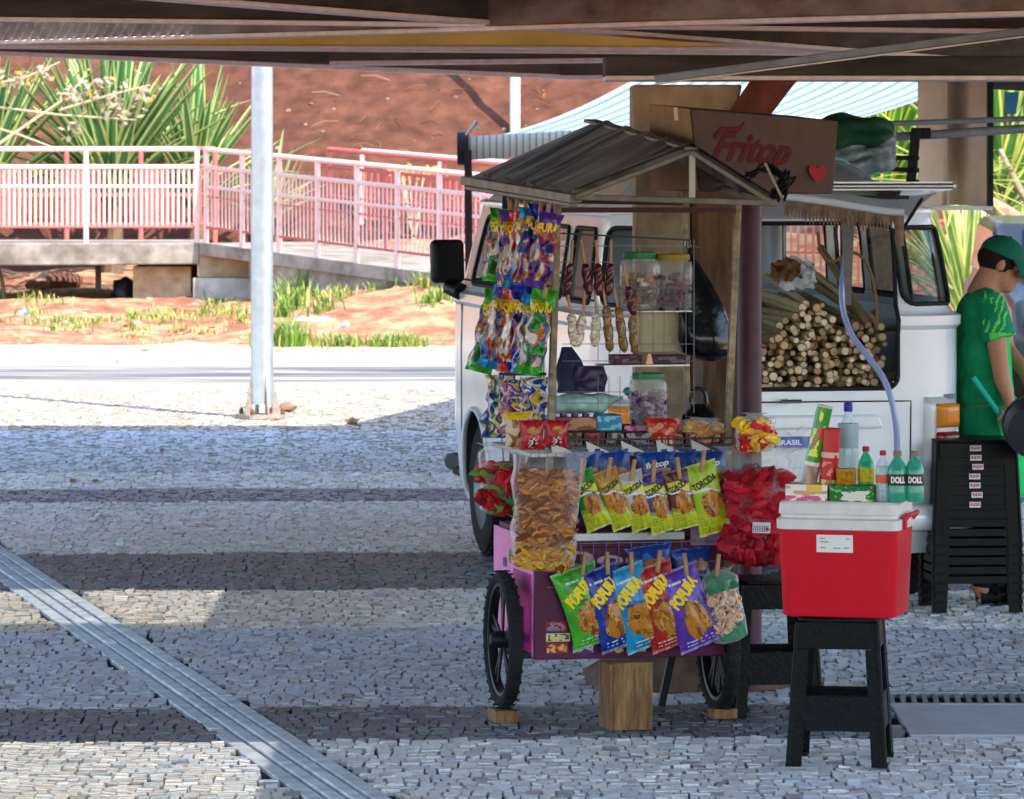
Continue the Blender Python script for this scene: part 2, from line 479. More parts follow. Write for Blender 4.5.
gpatch(205, 312, (22, 4), 14, 20, .11, .5)
gpatch(225, 335, (70, 4), 16, 12, .05, .85)
gpatch(300, 325, (80, 12), 26, 10, .05, .9)
gpatch(20, 300, (30, 6), 10, 18, .1, .5)
tag(g.build('grass', M_grass), 'patchy green and straw coloured grass along the verge', 'grass', kind='stuff')

def litter_obj(name, px, py, label, cat, c1, c2, sz, group=None):
    g = G(); d = 48.5 if py > 336 else 52
    for _ in range(3): d = GD(py, tz(P(px, py, d).x, d)) if py < 350 else GD(py)
    p = P(px, py, d)
    def fn(u, v):
        return (sz[0]*(u-.5)*(1+.3*nz(u*4, v*4, px)), sz[1]*(v-.5)*(1+.4*nz(u*3, v*3, px+5)), .01+sz[2]*math.sin(math.pi*u)*math.sin(math.pi*v)*(1+1.4*nz(u*5, v*5, px)))
    g.grid(fn, 12, 10, cf=lambda u, v: mixc(c1, c2, 1 if nz(u*3, v*3, px) > 0 else 0))
    o = g.build(name, M_litter, loc=p, smooth=40); tag(o, label, cat, group); return o
litter_obj('plastic_bag', 342, 342, 'crumpled white and blue plastic bag lying at the verge edge', 'plastic bag', lin('e8ecf2'), lin('7f94b8'), (.3, .3, .14))
litter_obj('plastic_bag', 24, 322, 'small grey blue plastic scrap in the grass at far left', 'plastic bag', lin('8c97a8'), lin('5a6272'), (.22, .2, .1))
litter_obj('flat_wrapper', 315, 321, 'pale flat scrap of paper on the dry verge', 'paper scrap', lin('e5d9cd'), lin('cbb9a8'), (.34, .2, .03))

# ------------------------------------------------------------------ raised walkway
t = thing('footbridge', 'low stained concrete footbridge with a tan support wall', 'footbridge', (-5, 56.9, 0))
T_ = Matrix.Translation((5, -56.9, 0))
g = G(T_)
xl = -12.0; xr = P(199, 243, 56).x
g.add([(xl, 56, .53), (xr, 56, .59), (xr, 56, .83), (xl, 56, .83), (xl, 57.8, .53), (xr, 57.8, .59), (xr, 57.8, .83), (xl, 57.8, .83)],
      [(0, 1, 2, 3), (4, 7, 6, 5), (0, 4, 5, 1), (3, 2, 6, 7), (0, 3, 7, 4), (1, 5, 6, 2)])
g.build('deck', M_conc, t, bevel=.015)
g = G(T_); g.box(P(133, 0, 56.3).x, P(191, 0, 56.3).x, 56.3, 57.5, 0, .56); g.build('support', M_conct, t, bevel=.01)
g = G(T_)
g.box(P(193, 0, 55.9).x, P(254, 0, 55.9).x, 55.9, 57.6, -.1, .44); g.build('abutment', M_concl, t, bevel=.01)
g = G(T_)
g.box(P(198, 0, 56.02).x, P(254, 0, 56.02).x, 56.03, 57.6, .442, .70); g.build('upper_wall', M_conct, t, bevel=.01)
g = G(T_); g.box(P(96, 0, 57.6).x, P(101, 0, 57.6).x, 57.5, 57.65, 0, .55); g.build('post', M_conc, t)
# ramp
RA = Vector((xr, 56, .83)); RB = Vector((-.714, 51, .61))
rdir = RB-RA; rn = Vector((-rdir.y, rdir.x, 0)).normalized()
if rn.y < 0: rn = -rn
RE = RA+rdir*1.45
t = thing('ramp', 'sloping concrete ramp descending to the right beside the verge', 'ramp', ((RA+RE)/2).to_tuple()[:2]+(0,))
T2 = Matrix.Translation(-t.location)
g = G(T2)
def wedge(g, a, b, n, wd, z0a, z1a, z0b, z1b):
    q = [a, b, b+n*wd, a+n*wd]
    zz = [(z0a, z1a), (z0b, z1b), (z0b, z1b), (z0a, z1a)]
    vs = [(p.x, p.y, z[0]) for p, z in zip(q, zz)]+[(p.x, p.y, z[1]) for p, z in zip(q, zz)]
    g.add(vs, [(3, 2, 1, 0), (4, 5, 6, 7), (0, 1, 5, 4), (1, 2, 6, 5), (2, 3, 7, 6), (3, 0, 4, 7)])
wedge(g, RA+rdir*.002, RE, rn, 1.7, .70, .83, RE.z-.13, RE.z)
g.build('deck', M_conc, t)
g = G(T2)
wedge(g, RA+rdir*.2+rn*.06, RE+rn*.06, rn, 1.55, -.2, .80-.03-.14*.2, -.2, RE.z-.131)
g.build('side_wall', M_conc, t)

# fences
def railing(A, B, label, post_step, bal_step, h=1.05, paint=M_pink, postm=M_pinkw, balm=None, bw=.024, group='faded red railings', mid=True, lean=1, name='railing'):
    A = Vector(A); B = Vector(B)
    t = thing(name, label, 'railing', ((A+B)/2).to_tuple(), 0, group)
    T = Matrix.Translation(-t.location)
    d = B-A; L = Vector((d.x, d.y, 0)).length; n = max(1, round(L/post_step))
    up = lambda z: Vector((0, 0, z))
    g = G(T); g.tube([A+up(h), B+up(h)], .028, 8); g.build('top_rail', postm, t, smooth=40)
    g = G(T); g.tube([A+up(h*.81), B+up(h*.81)], .026 if balm else .02, 6)
    if balm: g.tube([A+up(h*.60), B+up(h*.60)], .02, 6)
    g.build('side_rail', balm or paint, t, smooth=40)
    g = G(T); g.tube([A+up(h*.17), B+up(h*.17)], .016, 6)
    if mid: g.tube([A+up(h*.50)+Vector((0, .02, 0)), B+up(h*.50)+Vector((0, .02, 0))], .014, 6)
    g.build('side_rail', paint, t, smooth=40)
    for i in range(n+1):
        p = A+d*(i/n)
        g = G(T); g.tube([p+up(-.05), p+up(h)], .03, 8); g.build('post', postm, t, smooth=40)
    nb = int(L/bal_step)
    per = max(1, nb//n)
    for k in range(n):
        g = G(T)
        for i in range(per):
            p = A+d*((k+(i+.5)/per)/n)
            g.beam(p+up(h*.17), p+up(h*.81), .010, bw, up=(d.x, d.y, 0))
        g.build('baluster_panel', balm or paint, t)
    return t
zt = .83
railing((P(88, 0, 56.06).x-1.25*5, 56.06, zt), (P(197, 0, 56.06).x, 56.06, zt), 'faded red railing along the near edge of the footbridge', 1.22, .058, balm=M_pinkw)
railing((-12, 57.7, zt), (P(215, 0, 57.7).x, 57.7, zt), 'faded red railing along the far edge of the footbridge', .9, .062, postm=M_pink)
railing(RA+rdir*.01+rn*.06, RE+rn*.06, 'faded red railing sloping down the near side of the ramp', .93, .09, balm=M_pinkw, bw=.016)
railing(RA+rdir*.01+rn*1.6, RE+rn*1.6, 'faded red railing sloping down the far side of the ramp', 1.3, .14, bw=.018, postm=M_pink)
railing((P(362, 0, 61).x, 61, .85), (P(600, 0, 59.5).x, 59.5, .62), 'short railing standing behind the ramp at the foot of the bank', 1.1, .09, h=1.0)
railing((P(700, 0, 51).x, 51.5, .30), (6.2, 50.2, .25), 'faded red railing behind the green clad man', 1.4, .075, h=1.1)

# ------------------------------------------------------------------ pole
d0 = GD(418)
t = thing('steel_pole', 'tall galvanised steel pole with a flared rusty foot', 'pole', (P(262, 0, d0).x, d0, 0))
g = G()
g.lathe([(.083, .1), (.08, 1.2), (.078, 2.6), (.074, 5.5)], 28); g.build('shaft', M_steel, t, smooth=40)
g = G()
for a in range(4):
    an = a*math.pi/2+.4
    M = Matrix.Rotation(an, 4, 'Z')
    g.prism([(.078, .02), (.135, .02), (.135, .05), (.082, .30)], -.006, .006, M=M @ Matrix.Rotation(R(90), 4, 'X'))
g.cbox((0, 0, .014), (.30, .30, .028), M=Matrix.Rotation(.4, 4, 'Z'))
g.build('foot', mat('dull_steel', lin('8d827a'), .7, var=.3, vscale=10), t)
for i in range(4):
    g = G(); an = i*math.pi/2+.4+.785
    g.lathe([(.016, .028), (.016, .06), (.006, .075)], 6, M=Matrix.Translation((math.cos(an)*.165, math.sin(an)*.165, 0)))
    g.build('bolt', M_rust, t)
for i, (px, py, s) in enumerate(((288, 411, .07), (352, 424, .05), (162, 451, .02), (95, 482, .02), (73, 482, .022), (117, 362, .02))):
    g = G(); g.ball((0, 0, s*.4), (s, s, s*.5), 8, 5, jit=.3)
    o = g.build('stone', mat('loose_stone', lin('8d6a55'), .9, var=.3), loc=GP(px, py), smooth=50)
    tag(o, ['brown rubble lump just right of the pole foot', 'flat brown stone on the pavement right of the pole', 'tiny pebble on the sunlit edge of the setts at left', 'pebble in the setts, right one of a close pair', 'pebble in the setts, left one of a close pair', 'tiny pebble far out on the pale road'][i], 'stone')

# ------------------------------------------------------------------ shrubs
def blade(g, b, dr_, L, w, droop, margin=lin('d3cf74'), core=lin('4f8a3c'), seg=7, fold=.25):
    b = Vector(b); dr_ = Vector(dr_).normalized()
    side = dr_.cross(Vector((0, 0, 1)))
    if side.length < .05: side = Vector((1, 0, 0))
    side.normalize(); nrm = side.cross(dr_).normalized()
    k = rnd.uniform(.8, 1.15); cm = tuple(c*k for c in margin); cc = tuple(c*k for c in core)
    vs = []; fs = []; cs = []
    for i in range(seg+1):
        t = i/seg
        p = b+dr_*L*t+Vector((0, 0, -droop*L*t*t))
        ww = w*(math.sin(math.pi*min(1, .22+.78*t))**.7 if t < 1 else 0)*(1 if t < .9 else .6)+.001
        for s in (-1, -.6, 0, .6, 1):
            vs.append(p+side*ww*s*.5+nrm*abs(s)*ww*fold)
        if i < seg:
            for j in range(4):
                a = i*5+j; fs.append((a, a+1, a+6, a+5)); cs.append(cm if j in (0, 3) else cc)
    g.add(vs, fs, cols=cs)
def yucca(px, py, d, n, L, w, label, spread=1.0, margin=lin('c9cf82'), core=lin('4d7d48'), trunk=True, group='striped yuccas'):
    p = P(px, py, d); gz = tz(p.x, d)
    t = thing('yucca', label, 'yucca', (p.x, d, gz), 0, group)
    h = p.z-gz; g = G()
    for i in range(n):
        a = rnd.uniform(0, 6.28); el = rnd.betavariate(1.3, 1.5)*spread*1.35
        dv = Vector((math.sin(el)*math.cos(a), math.sin(el)*math.sin(a), math.cos(el)))
        blade(g, (math.cos(a)*.05, math.sin(a)*.05, h+rnd.uniform(-.25, .1)), dv, L*rnd.uniform(.65, 1.1), w*rnd.uniform(.75, 1.1), rnd.uniform(0, .22)*el, margin, core)
    g.build('leaves', M_leaf, t)
    g = G(); g.tube([(0, 0, -.1), (.03, 0, h*.5), (0, 0, h)], [.14, .10, .09], 8); g.build('trunk', mat('yucca_bark', lin('6c5644'), .9, var=.3, vscale=10), t)
    return t
yucca(112, 190, 59.5, 110, 2.2, .16, 'large striped yucca behind the railing, left of the pole')
yucca(-15, 190, 59.2, 64, 2.1, .15, 'striped yucca cut off by the left edge, behind the railing')
yucca(195, 195, 60.0, 52, 1.7, .13, 'smaller striped yucca touching the pole on its left')
yucca(272, 205, 60.4, 22, .95, .05, 'low straggly yucca just right of the pole, on the bank', margin=lin('c9bf8a'), core=lin('8a9a5c'))
yucca(880, 190, 44, 90, 1.9, .12, 'bright striped yucca behind the folded tarpaulin', margin=lin('d9dc5c'), core=lin('5f9a34'))
yucca(1000, 185, 43, 90, 2.0, .12, 'bright striped yucca behind the man in the green cap', margin=lin('e0dc7a'), core=lin('55883a'))
yucca(965, 300, 46, 70, 1.4, .08, 'low striped yucca between the van corner and the man', margin=lin('dcd68a'), core=lin('7a9a4a'))
# pale leaved branch over the yuccas
t = thing('pale_shrub', 'branch of bleached pale leaves over the yuccas at left', 'shrub', (P(-40, 0, 58).x, 58, tz(-6, 58)))
T3 = Matrix.Translation(-t.location)
g = G(T3); stems = []
base = P(-60, 200, 58)
for (a, b, c_) in (((-20, 105), (60, 115), (135, 120)), ((-20, 85), (20, 80), (60, 62)), ((-10, 150), (70, 95), (85, 75)), ((-30, 120), (20, 135), (60, 150)), ((60, 110), (110, 95), (150, 85))):
    pts = [base]+[P(x, y, 58) for x, y in (a, b, c_)]
    if a[0] > 0: pts = pts[1:]
    g.tube(pts, [.03, .02, .014, .008][-len(pts):], 5); stems.append(pts)
g.build('stem', mat('pale_twig', lin('b7a184'), .8), t)
g = G(T3)
for (px, py, sx, sy, n) in ((15, 78, 22, 10, 70), (75, 95, 12, 8, 60), (100, 85, 22, 14, 80), (120, 108, 14, 9, 60), (142, 95, 8, 8, 24), (45, 70, 8, 6, 20), (70, 130, 10, 8, 20)):
    for i in range(n):
        p = P(px+rnd.gauss(0, sx*.6), py+rnd.gauss(0, sy*.6), 58+rnd.uniform(-.25, .25))
        a, b = rnd.uniform(0, 6.28), rnd.uniform(-1.2, .3); l = rnd.uniform(.05, .12)
        u = Vector((math.cos(a)*math.cos(b), math.sin(a)*math.cos(b), math.sin(b)))*l; v = u.orthogonal().normalized()*l*.28
        c = mixc(lin('b5a590'), lin('94805f'), rnd.random())
        if rnd.random() < .08: c = lin('c2952c')
        g.add([p, p+u*.5+v, p+u, p+u*.5-v], [(0, 1, 2, 3)], cols=[c])
g.build('leaves', M_leaf, t)
def flower_shrub(name, px, py, d, sx, sy, n, label, c1, c2, cat='shrub', ls=(.04, .09)):
    p0 = P(px, py+sy*1.5, d); gz = tz(p0.x, d)
    t = thing(name, label, cat, (p0.x, d, gz)); T = Matrix.Translation(-t.location)
    g = G(T)
    for i in range(6): g.tube([(p0.x, d, gz-.05), P(px+rnd.gauss(0, sx*.3), py+sy*.4, d), P(px+rnd.gauss(0, sx*.7), py-sy*.5, d)], [.02, .012, .005], 4)
    g.build('stem', MATS['pale_twig'], t)
    g = G(T)
    for i in range(n):
        p = P(px+rnd.gauss(0, sx*.55), py+rnd.gauss(0, sy*.55), d+rnd.gauss(0, .3))
        a, b = rnd.uniform(0, 6.28), rnd.uniform(-1.2, 1); l = rnd.uniform(*ls)
        u = Vector((math.cos(a)*math.cos(b), math.sin(a)*math.cos(b), math.sin(b)))*l; v = u.orthogonal().normalized()*l*.35
        g.add([p, p+u*.5+v, p+u, p+u*.5-v], [(0, 1, 2, 3)], cols=[mixc(c1, c2, rnd.random())])
    g.build('leaves', M_leaf, t); return t
flower_shrub('orange_shrub', 560, 102, 64, 24, 10, 320, 'shrub of orange dry leaves above the awning', lin('d98f3e'), lin('b5652c'))
flower_shrub('orange_shrub', 415, 172, 60.5, 26, 5, 130, 'low orange leaved shrub behind the short railing', lin('d8863a'), lin('c2a05a'))
flower_shrub('dry_shrub', 975, 262, 47, 22, 22, 280, 'golden dry shrub showing between the van and the man', lin('c9a23c'), lin('9a8a4a'))
flower_shrub('dry_shrub', 1018, 315, 46, 16, 22, 260, 'golden dry shrub low behind the man by the parked car', lin('d9b15a'), lin('b0804a'))
flower_shrub('leafy_bush', 870, 150, 47, 45, 40, 900, 'bright green leafy bush behind the rolled tarpaulin', lin('9cc23c'), lin('4f7d2a'), ls=(.07, .15))
flower_shrub('leafy_bush', 1010, 180, 48, 40, 60, 800, 'bright green leafy bush at the right edge behind the man', lin('a9c24a'), lin('5c8a30'), ls=(.07, .15))
t = thing('leaning_tree', 'leaning bare tree trunk above the man in the green cap', 'tree', (P(1120, 0, 40).x, 40, tz(5, 50)*0))
T = Matrix.Translation(-t.location)
g = G(T); g.tube([P(1180, 420, 40), P(1110, 300, 40), P(1035, 232, 40), P(990, 205, 40), P(960, 190, 40.2)], [.14, .11, .09, .07, .05], 10)
g.build('trunk', mat('bark', lin('8d7763'), .95, var=.35, vscale=9, bump=.8, bscale=30), t, smooth=60)
g = G(T); g.tube([P(1060, 252, 40), P(1020, 190, 40.1), P(1000, 150, 40.3)], [.05, .03, .02], 7)
g.build('branch', MATS['bark'], t, smooth=60)
g = G(T)
for i in range(40): blade(g, P(962, 188, 40.2), (rnd.gauss(0, 1), rnd.gauss(0, 1), rnd.uniform(-.4, 1)), rnd.uniform(.5, .9), .035, .3, lin('cfc878'), lin('8aa648'))
g.build('crown', M_leaf, t)

# dark lump and rubble under the footbridge
g = G(); g.ball((0, 0, .14), (.15, .14, .17), 14, 9, jit=.22)
tag(g.build('rubbish_bag', mat('black_film', lin('101114'), .35, bump=.6, bscale=25), loc=(P(124, 0, 56.6).x, 56.6, .1), smooth=60), 'black rubbish bag slumped under the footbridge', 'rubbish bag')
for i, (px, d, s) in enumerate(((62, 58.3, .16), (38, 57.9, .1))):
    g = G(); g.ball((0, 0, s*.4), (s*1.4, s, s*.6), 9, 6, jit=.25)
    tag(g.build('rock', mat('brown_rock', lin('6d4a3b'), .95, var=.3, vscale=8), loc=(P(px, 0, d).x, d, tz(-5, d)), smooth=50), ['larger brown rock in the shade below the footbridge', 'smaller brown rock in the shade below the footbridge'][i], 'rock')
g = G(); g.tube([(0, 0, -.1), (-.04, 0, .3), (-.12, 0, .6)], [.03, .025, .02], 7)
tag(g.build('tree_stump', MATS['bark'], loc=(P(6, 0, 57), 57, .1) if False else (P(6, 0, 57).x, 57, .05)), 'thin bare stem leaning under the footbridge, far left', 'stem')

# post and white building beyond the bank
g = G(); g.tube([(0, 0, -.3), (0, 0, 3.2)], .065, 12)
tag(g.build('white_post', mat('white_paint', lin('dedede'), .6, var=.06), loc=(P(515, 0, 62.5).x, 62.5, tz(0, 62.5)), smooth=40), 'plain white post standing above the awning', 'post')
t = thing('white_building', 'small white building with shuttered windows beyond the red bank', 'building', (P(612, 0, 80).x+2, 80, tz(2, 80)-1))
bz = t.location.z; T = Matrix.Translation(-t.location); wx0 = P(588, 0, 80).x
g = G(T); g.box(wx0, wx0+5, 80, 84, bz, bz+5); g.build('wall', MATS['white_paint'], t)
g = G(T); g.box(wx0-.3, wx0+5.3, 79.7, 84.3, bz+5.001, bz+5.2); g.build('roof', M_conct, t)
for k in range(4):
    for j in range(2):
        x = wx0+.15+k*.62; zz = CAMZ+(HY-97)*80/F+j*.9
        g = G(T); g.box(x, x+.45, 79.96, 80.02, zz-.12, zz+.3); w_ = g.build('window', mat('shutter_blue', lin('7d8fa5'), .5), t)
        g = G(T); g.box(x-.04, x+.49, 79.93, 79.958, zz-.17, zz-.12); g.build('sill', M_concl, w_)

# ------------------------------------------------------------------ low deck overhead: beams, slab, pillar
def beam(p0, p1, h, w, m, label, lip=.03, name='overhead_beam'):
    """p0, p1 = (px, py, d) of the two ends of the bottom edge"""
    a, b = P(*p0), P(*p1)
    t = thing(name, label, 'beam', a.to_tuple(), 0, None); T = Matrix.Translation(-t.location)
    up = Vector((0, 0, 1))
    g = G(T); g.beam(a+up*(h/2+lip), b+up*(h/2+lip), w, h-.002, up=(0, 0, 1)); g.build('web', m, t, bevel=.004)
    g = G(T); g.beam(a+up*lip/2, b+up*lip/2, w+.03, lip, up=(0, 0, 1)); g.build('flange', M_beaml, t, bevel=.004)
    return t
beam((-900, 18, 33), (560, 79, 33), .36, .2, M_beam, 'dark edge beam at the far side of the deck, left half', lip=.03)
beam((540, 79.5, 33.2), (1700, 80.5, 33.2), .36, .2, M_beam, 'dark edge beam at the far side of the deck, right half', lip=.03)
beam((330, 66, 31), (1500, 52, 31), .36, .16, M_beam, 'dark beam next to the far edge, dipping to the left', lip=.03)
beam((-800, 42, 28.5), (1600, 62, 28.5), .40, .16, M_beam, 'brown beam just behind the yellow one', lip=.03)
beam((-600, 46, 26), (1500, 52.5, 26), .36, .10, M_yel, 'yellow painted overhead beam crossing the whole deck', lip=.017)
beam((-500, -50, 14.4), (1500, 103, 24.6), .25, .10, M_beamd, 'dark beam crossing steeply down to the right before the yellow one', lip=.017)
beam((-900, 11, 18.1), (1700, 42, 18.1), .34, .10, M_beamd, 'dark level beam crossing under the grey one', lip=.017)
beam((-500, 59, 23.9), (1500, 3, 14.5), .30, .10, M_beamg, 'grey concrete coloured beam rising to the right, nearest overhead', lip=.017)
beam((604, 81, 18.95), (1700, 81, 18.95), .075, .6, M_beamd, 'flat dark head beam resting on the concrete pillar', lip=.017)
beam((655, 85, 17.6), (1700, -50, 17.6), .03, .04, mat('brace_blue', lin('8a9098'), .6, var=.2, vscale=5), 'pale bluish diagonal brace right of the pillar', lip=.006)
g = G()
SL = [(8.5, 13.5), (15.1, 19.05), (20.75, 33.3)]      # closed stretches; unseen gratings, added on the left, filter sun on to the setts
for a_, b_ in SL: g.box(-4.6, 5.5, a_, b_, 2.80, 3.0)
g.box(.55, 5.5, 13.5, 15.1, 2.80, 3.0); g.box(.05, 5.5, 19.05, 20.75, 2.80, 3.0)
tag(g.build('deck_ceiling', M_conc), kind='structure')
for (y0_, y1_, x1_, lab) in ((13.5, 15.1, .55, 'nearer added steel grating, out of view, filtering sun through the deck overhead'), (19.05, 20.75, .05, 'farther added steel grating, out of view, filtering sun through the deck overhead')):
    g = G(); n_ = int((y1_-y0_)/.05)
    for i in range(n_): g.box(-4.6, x1_, y0_+.05*i, y0_+.05*i+.031, 2.93, 2.94)
    tag(g.build('sun_filter_grating', M_steel), lab, 'grating')

dp = 18.75
t = thing('deck_pillar', 'stained concrete pillar behind the snack cart with flared head', 'pillar', (P(690, 0, dp).x, dp+.2, 0))
T = Matrix.Translation(-t.location)
xa, xb = P(635, 0, dp).x, P(742, 0, dp).x
xm = P(690, 0, dp).x
g = G(T); g.box(xa, xm, dp, dp+.42, 0, 2.05); g.build('shaft', mat('pillar_concrete', lin('98866e'), .85, var=.3, vscale=3.5, col2=lin('7c6a54'), bump=.35, bscale=35), t, bevel=.01)
g = G(T); g.box(xm+.002, xb, dp+.02, dp+.40, 0, 2.04); g.build('side_cladding', mat('brown_cladding', lin('6e523a'), .8, var=.35, vscale=4, col2=lin('4f3a2a'), bump=.35, bscale=25, stretch=(3, 3, .5)), t, bevel=.01)
g = G(T)
M = Matrix.Rotation(R(90), 4, 'X')
xc = xb+.02
g.add([(xa-.01, dp-.03, 2.0), (P(728, 0, dp).x, dp-.03, 2.0), (P(742, 0, dp).x, dp-.03, 2.235), (xa-.01, dp-.03, 2.235),
       (xa-.01, dp+.45, 2.0), (P(728, 0, dp).x, dp+.45, 2.0), (P(742, 0, dp).x, dp+.45, 2.235), (xa-.01, dp+.45, 2.235)],
      [(0, 1, 2, 3), (4, 7, 6, 5), (0, 4, 5, 1), (3, 2, 6, 7), (0, 3, 7, 4), (1, 5, 6, 2)])
g.build('capital', M_conct, t, bevel=.01)
g = G(T)
q = [(720, 125), (763, 125), (799, 78), (752, 78)]
g.add([P(x, y, dp-.06) for x, y in q]+[P(x, y, dp+.3) for x, y in q], [(0, 1, 2, 3)[::-1], (4, 5, 6, 7), (0, 4, 5, 1), (1, 5, 6, 2), (2, 6, 7, 3), (3, 7, 4, 0)])
g.build('haunch', mat('rust_brown', lin('6e3a2c'), .8, var=.3, vscale=5), t)
g = G(T); g.ball((P(672, 0, 18.5).x, 18.6, .02), (.30, .22, .14), 18, 9, jit=.15)
g.ball((P(725, 0, 18.5).x, 18.6, .02), (.22, .2, .12), 18, 9, jit=.15)
g.build('foot', mat('foot_dark', lin('5c4a40'), .9, var=.3, vscale=6, bump=.5), t, smooth=60)
g = G(); g.lathe([(.047, 0), (.047, 1.9), (.04, 1.92)], 20)
tag(g.build('drain_pipe', mat('maroon_paint', lin('4b2833'), .4, var=.15, vscale=4), loc=(P(749, 0, 18.45).x, 18.45, 0), smooth=40), 'round maroon painted pipe in front of the concrete pillar', 'pipe')
# grey panel hanging on the right
t = thing('sheet_metal_panel', 'bent pale sheet metal panel hanging right of the awning', 'panel', P(955, 208, 27).to_tuple())
T = Matrix.Translation(-t.location)
g = G(T)
def pf(u, v):
    x = 918+(991-918)*u
    dd = 27+.10*math.sin(u*math.pi*1.0)-.05*math.exp(-((u-.42)/.05)**2)+.16*math.exp(-((u-.52)/.10)**2)*(1-.9*(v < .35)*(.35-v)/.35)
    return P(x, 208-3*math.sin(u*3)-v*150, dd)
g.grid(pf, 40, 16); g.grid(lambda u, v: pf(u, v)+Vector((0, .02, 0)), 40, 16, flip=True)
g.build('sheet', mat('panel_metal', lin('d8c8b8'), .5, metal=.2, var=.12, vscale=2), t, smooth=50)
g = G(T); g.box(P(918, 0, 26.97).x, P(992, 0, 26.97).x, 26.93, 27.14, P(0, 210, 27).z, P(0, 206, 27).z); g.build('lower_lip', mat('lip_white', lin('c9cbd0'), .4, metal=.3), t)
g = G(T); g.box(P(987, 0, 27).x, P(992, 0, 27).x, 26.92, 27.16, P(0, 206, 27).z, 3.0); g.build('edge_strip', mat('panel_black', lin('18191c'), .5), t)
# ------------------------------------------------------------------ old delivery van, seen from its rear left
M_paint = mat('van_paint', lin('e2e7ea'), .2, var=.07, vscale=1.4, coat=.7, spec=.6)
M_rub = mat('window_rubber', lin('17181a'), .6)
M_chrome = mat('chrome', lin('b8bcc0'), .2, metal=.9)
M_glass = film('van_glass', (.80, .86, .86), base_op=.10, edge=.8, rough=.03, col=(.05, .06, .06), crinkle=0)
M_dark = mat('dark_interior', lin('2c2f33'), .8, var=.2)
M_tyre = mat('tyre_rubber', lin('1c1c1e'), .85, bump=.3, bscale=60, var=.2)
VL, VRR, VFR = 4.05, .26, .38
VS = [VL, .55, .408, 3.41, .597, .43]
ZT = [.24, .34, .6, 1.0, 1.205, 1.225, 1.265, 1.28, 1.31, 1.5, 1.66, 1.70, 1.715, 1.76, 1.84, 1.90, 1.935, 1.95]
ZW = [.765, .79, .81, .815, .815, .83, .83, .80, .785, .76, .735, .73, .72, .68, .56, .40, .20, .02]
ZR = [.04, .015, .0, .0, .0, -.015, -.015, .015, .035, .065, .10, .11, .12, .17, .33, .60, .95, 1.3]
ZF = [.10, .03, .0, .02, .05, .045, .05, .08, .11, .22, .33, .35, .37, .42, .60, .85, 1.2, 1.6]
def itp(z, T):
    return float(np.interp(z, ZT, T))
def VP(side, s, z, off=0.0):
    w, y0, y1 = itp(z, ZW)+off, itp(z, ZR)-off, VL-itp(z, ZF)+off
    rr = min(VRR, w*.6); fr = min(VFR, w*.7)
    a = w-rr
    if s <= .49: p = (s, y0)
    elif s <= .55: p = (.49+(a-.49)*(s-.49)/.06, y0)
    elif s <= .958:
        t = (s-.55)/.408*math.pi/2; p = (a+rr*math.sin(t), y0+rr*(1-math.cos(t)))
    elif s <= 4.368:
        t = (s-.958)/3.41; p = (w, y0+rr+(y1-fr-y0-rr)*t)
    elif s <= 4.965:
        t = (s-4.368)/.597*math.pi/2; p = (w-fr+fr*math.cos(t), y1-fr+fr*math.sin(t))
    else:
        t = (s-4.965)/.43; p = ((w-fr)*(1-t), y1)
    return Vector((side*p[0], p[1], z))
def rr_sdf(x, y, x0, x1, y0, y1, r):
    cx, cy = (x0+x1)/2, (y0+y1)/2
    qx, qy = abs(x-cx)-(x1-x0)/2+r, abs(y-cy)-(y1-y0)/2+r
    return math.hypot(max(qx, 0), max(qy, 0))+min(max(qx, qy), 0)-r
# windows as (s0, s1, z0, z1, radius); -1 is the left side of the van (towards picture left)
WIN = {'rear_corner_window': (.545, .875, 1.315, 1.645, .06),
       'side_window': (1.05, 1.58, 1.315, 1.635, .05), 'side_window2': (1.74, 2.27, 1.315, 1.635, .05),
       'side_window3': (2.43, 2.96, 1.315, 1.635, .05), 'door_window': (3.18, 4.12, 1.315, 1.65, .05)}
FRONTW = (4.62, 5.395, 1.315, 1.64, .05)
RWY, FWY, WZ, ARCH = .80, 3.12, .325, .385
VAN_YAW = math.atan2(.73, 3.98)
van = thing('old_van', 'old white van with its tailgate open on a load of sugarcane', 'van', (P(787, 0, 21.45).x, 21.45, 0), VAN_YAW)
def van_body():
    g = G()
    s_levels = list(np.arange(0, 5.395, .026))+[5.395]
    z_levels = sorted(set(list(np.arange(.24, 1.96, .024))+[1.205, 1.225, 1.265, 1.28, 1.95]))
    z_levels = [z for z in z_levels if z <= 1.95]
    for side in (-1, 1):
        base = len(g.v); ns = len(s_levels)
        for z in z_levels:
            for s in s_levels: g.v.append(VP(side, s, z))
        for j in range(len(z_levels)-1):
            zm = (z_levels[j]+z_levels[j+1])/2
            for i in range(ns-1):
                smid = (s_levels[i]+s_levels[i+1])/2
                if any(rr_sdf(smid, zm, w[0], w[1], w[2], w[3], w[4]) < 0 for w in WIN.values()): continue
                if smid > 4.5 and rr_sdf(smid, zm, FRONTW[0], 5.6, FRONTW[2], FRONTW[3], .05) < 0: continue
                if smid < .8 and rr_sdf(smid, zm, -.6, .49, .955, 1.665, .05) < 0: continue
                if zm < .9 and .9 < smid < 4.6:
                    p = VP(side, smid, zm)
                    if min(math.hypot(p.y-RWY, zm-WZ), math.hypot(p.y-FWY, zm-WZ)) < ARCH: continue
                a = base+j*ns+i; q = (a, a+1, a+ns+1, a+ns)
                g.f.append(q if side == 1 else q[::-1]); g.m.append(0); g.c.append((1, 1, 1))
    return g.build('body', M_paint, van, smooth=35)
body = van_body()
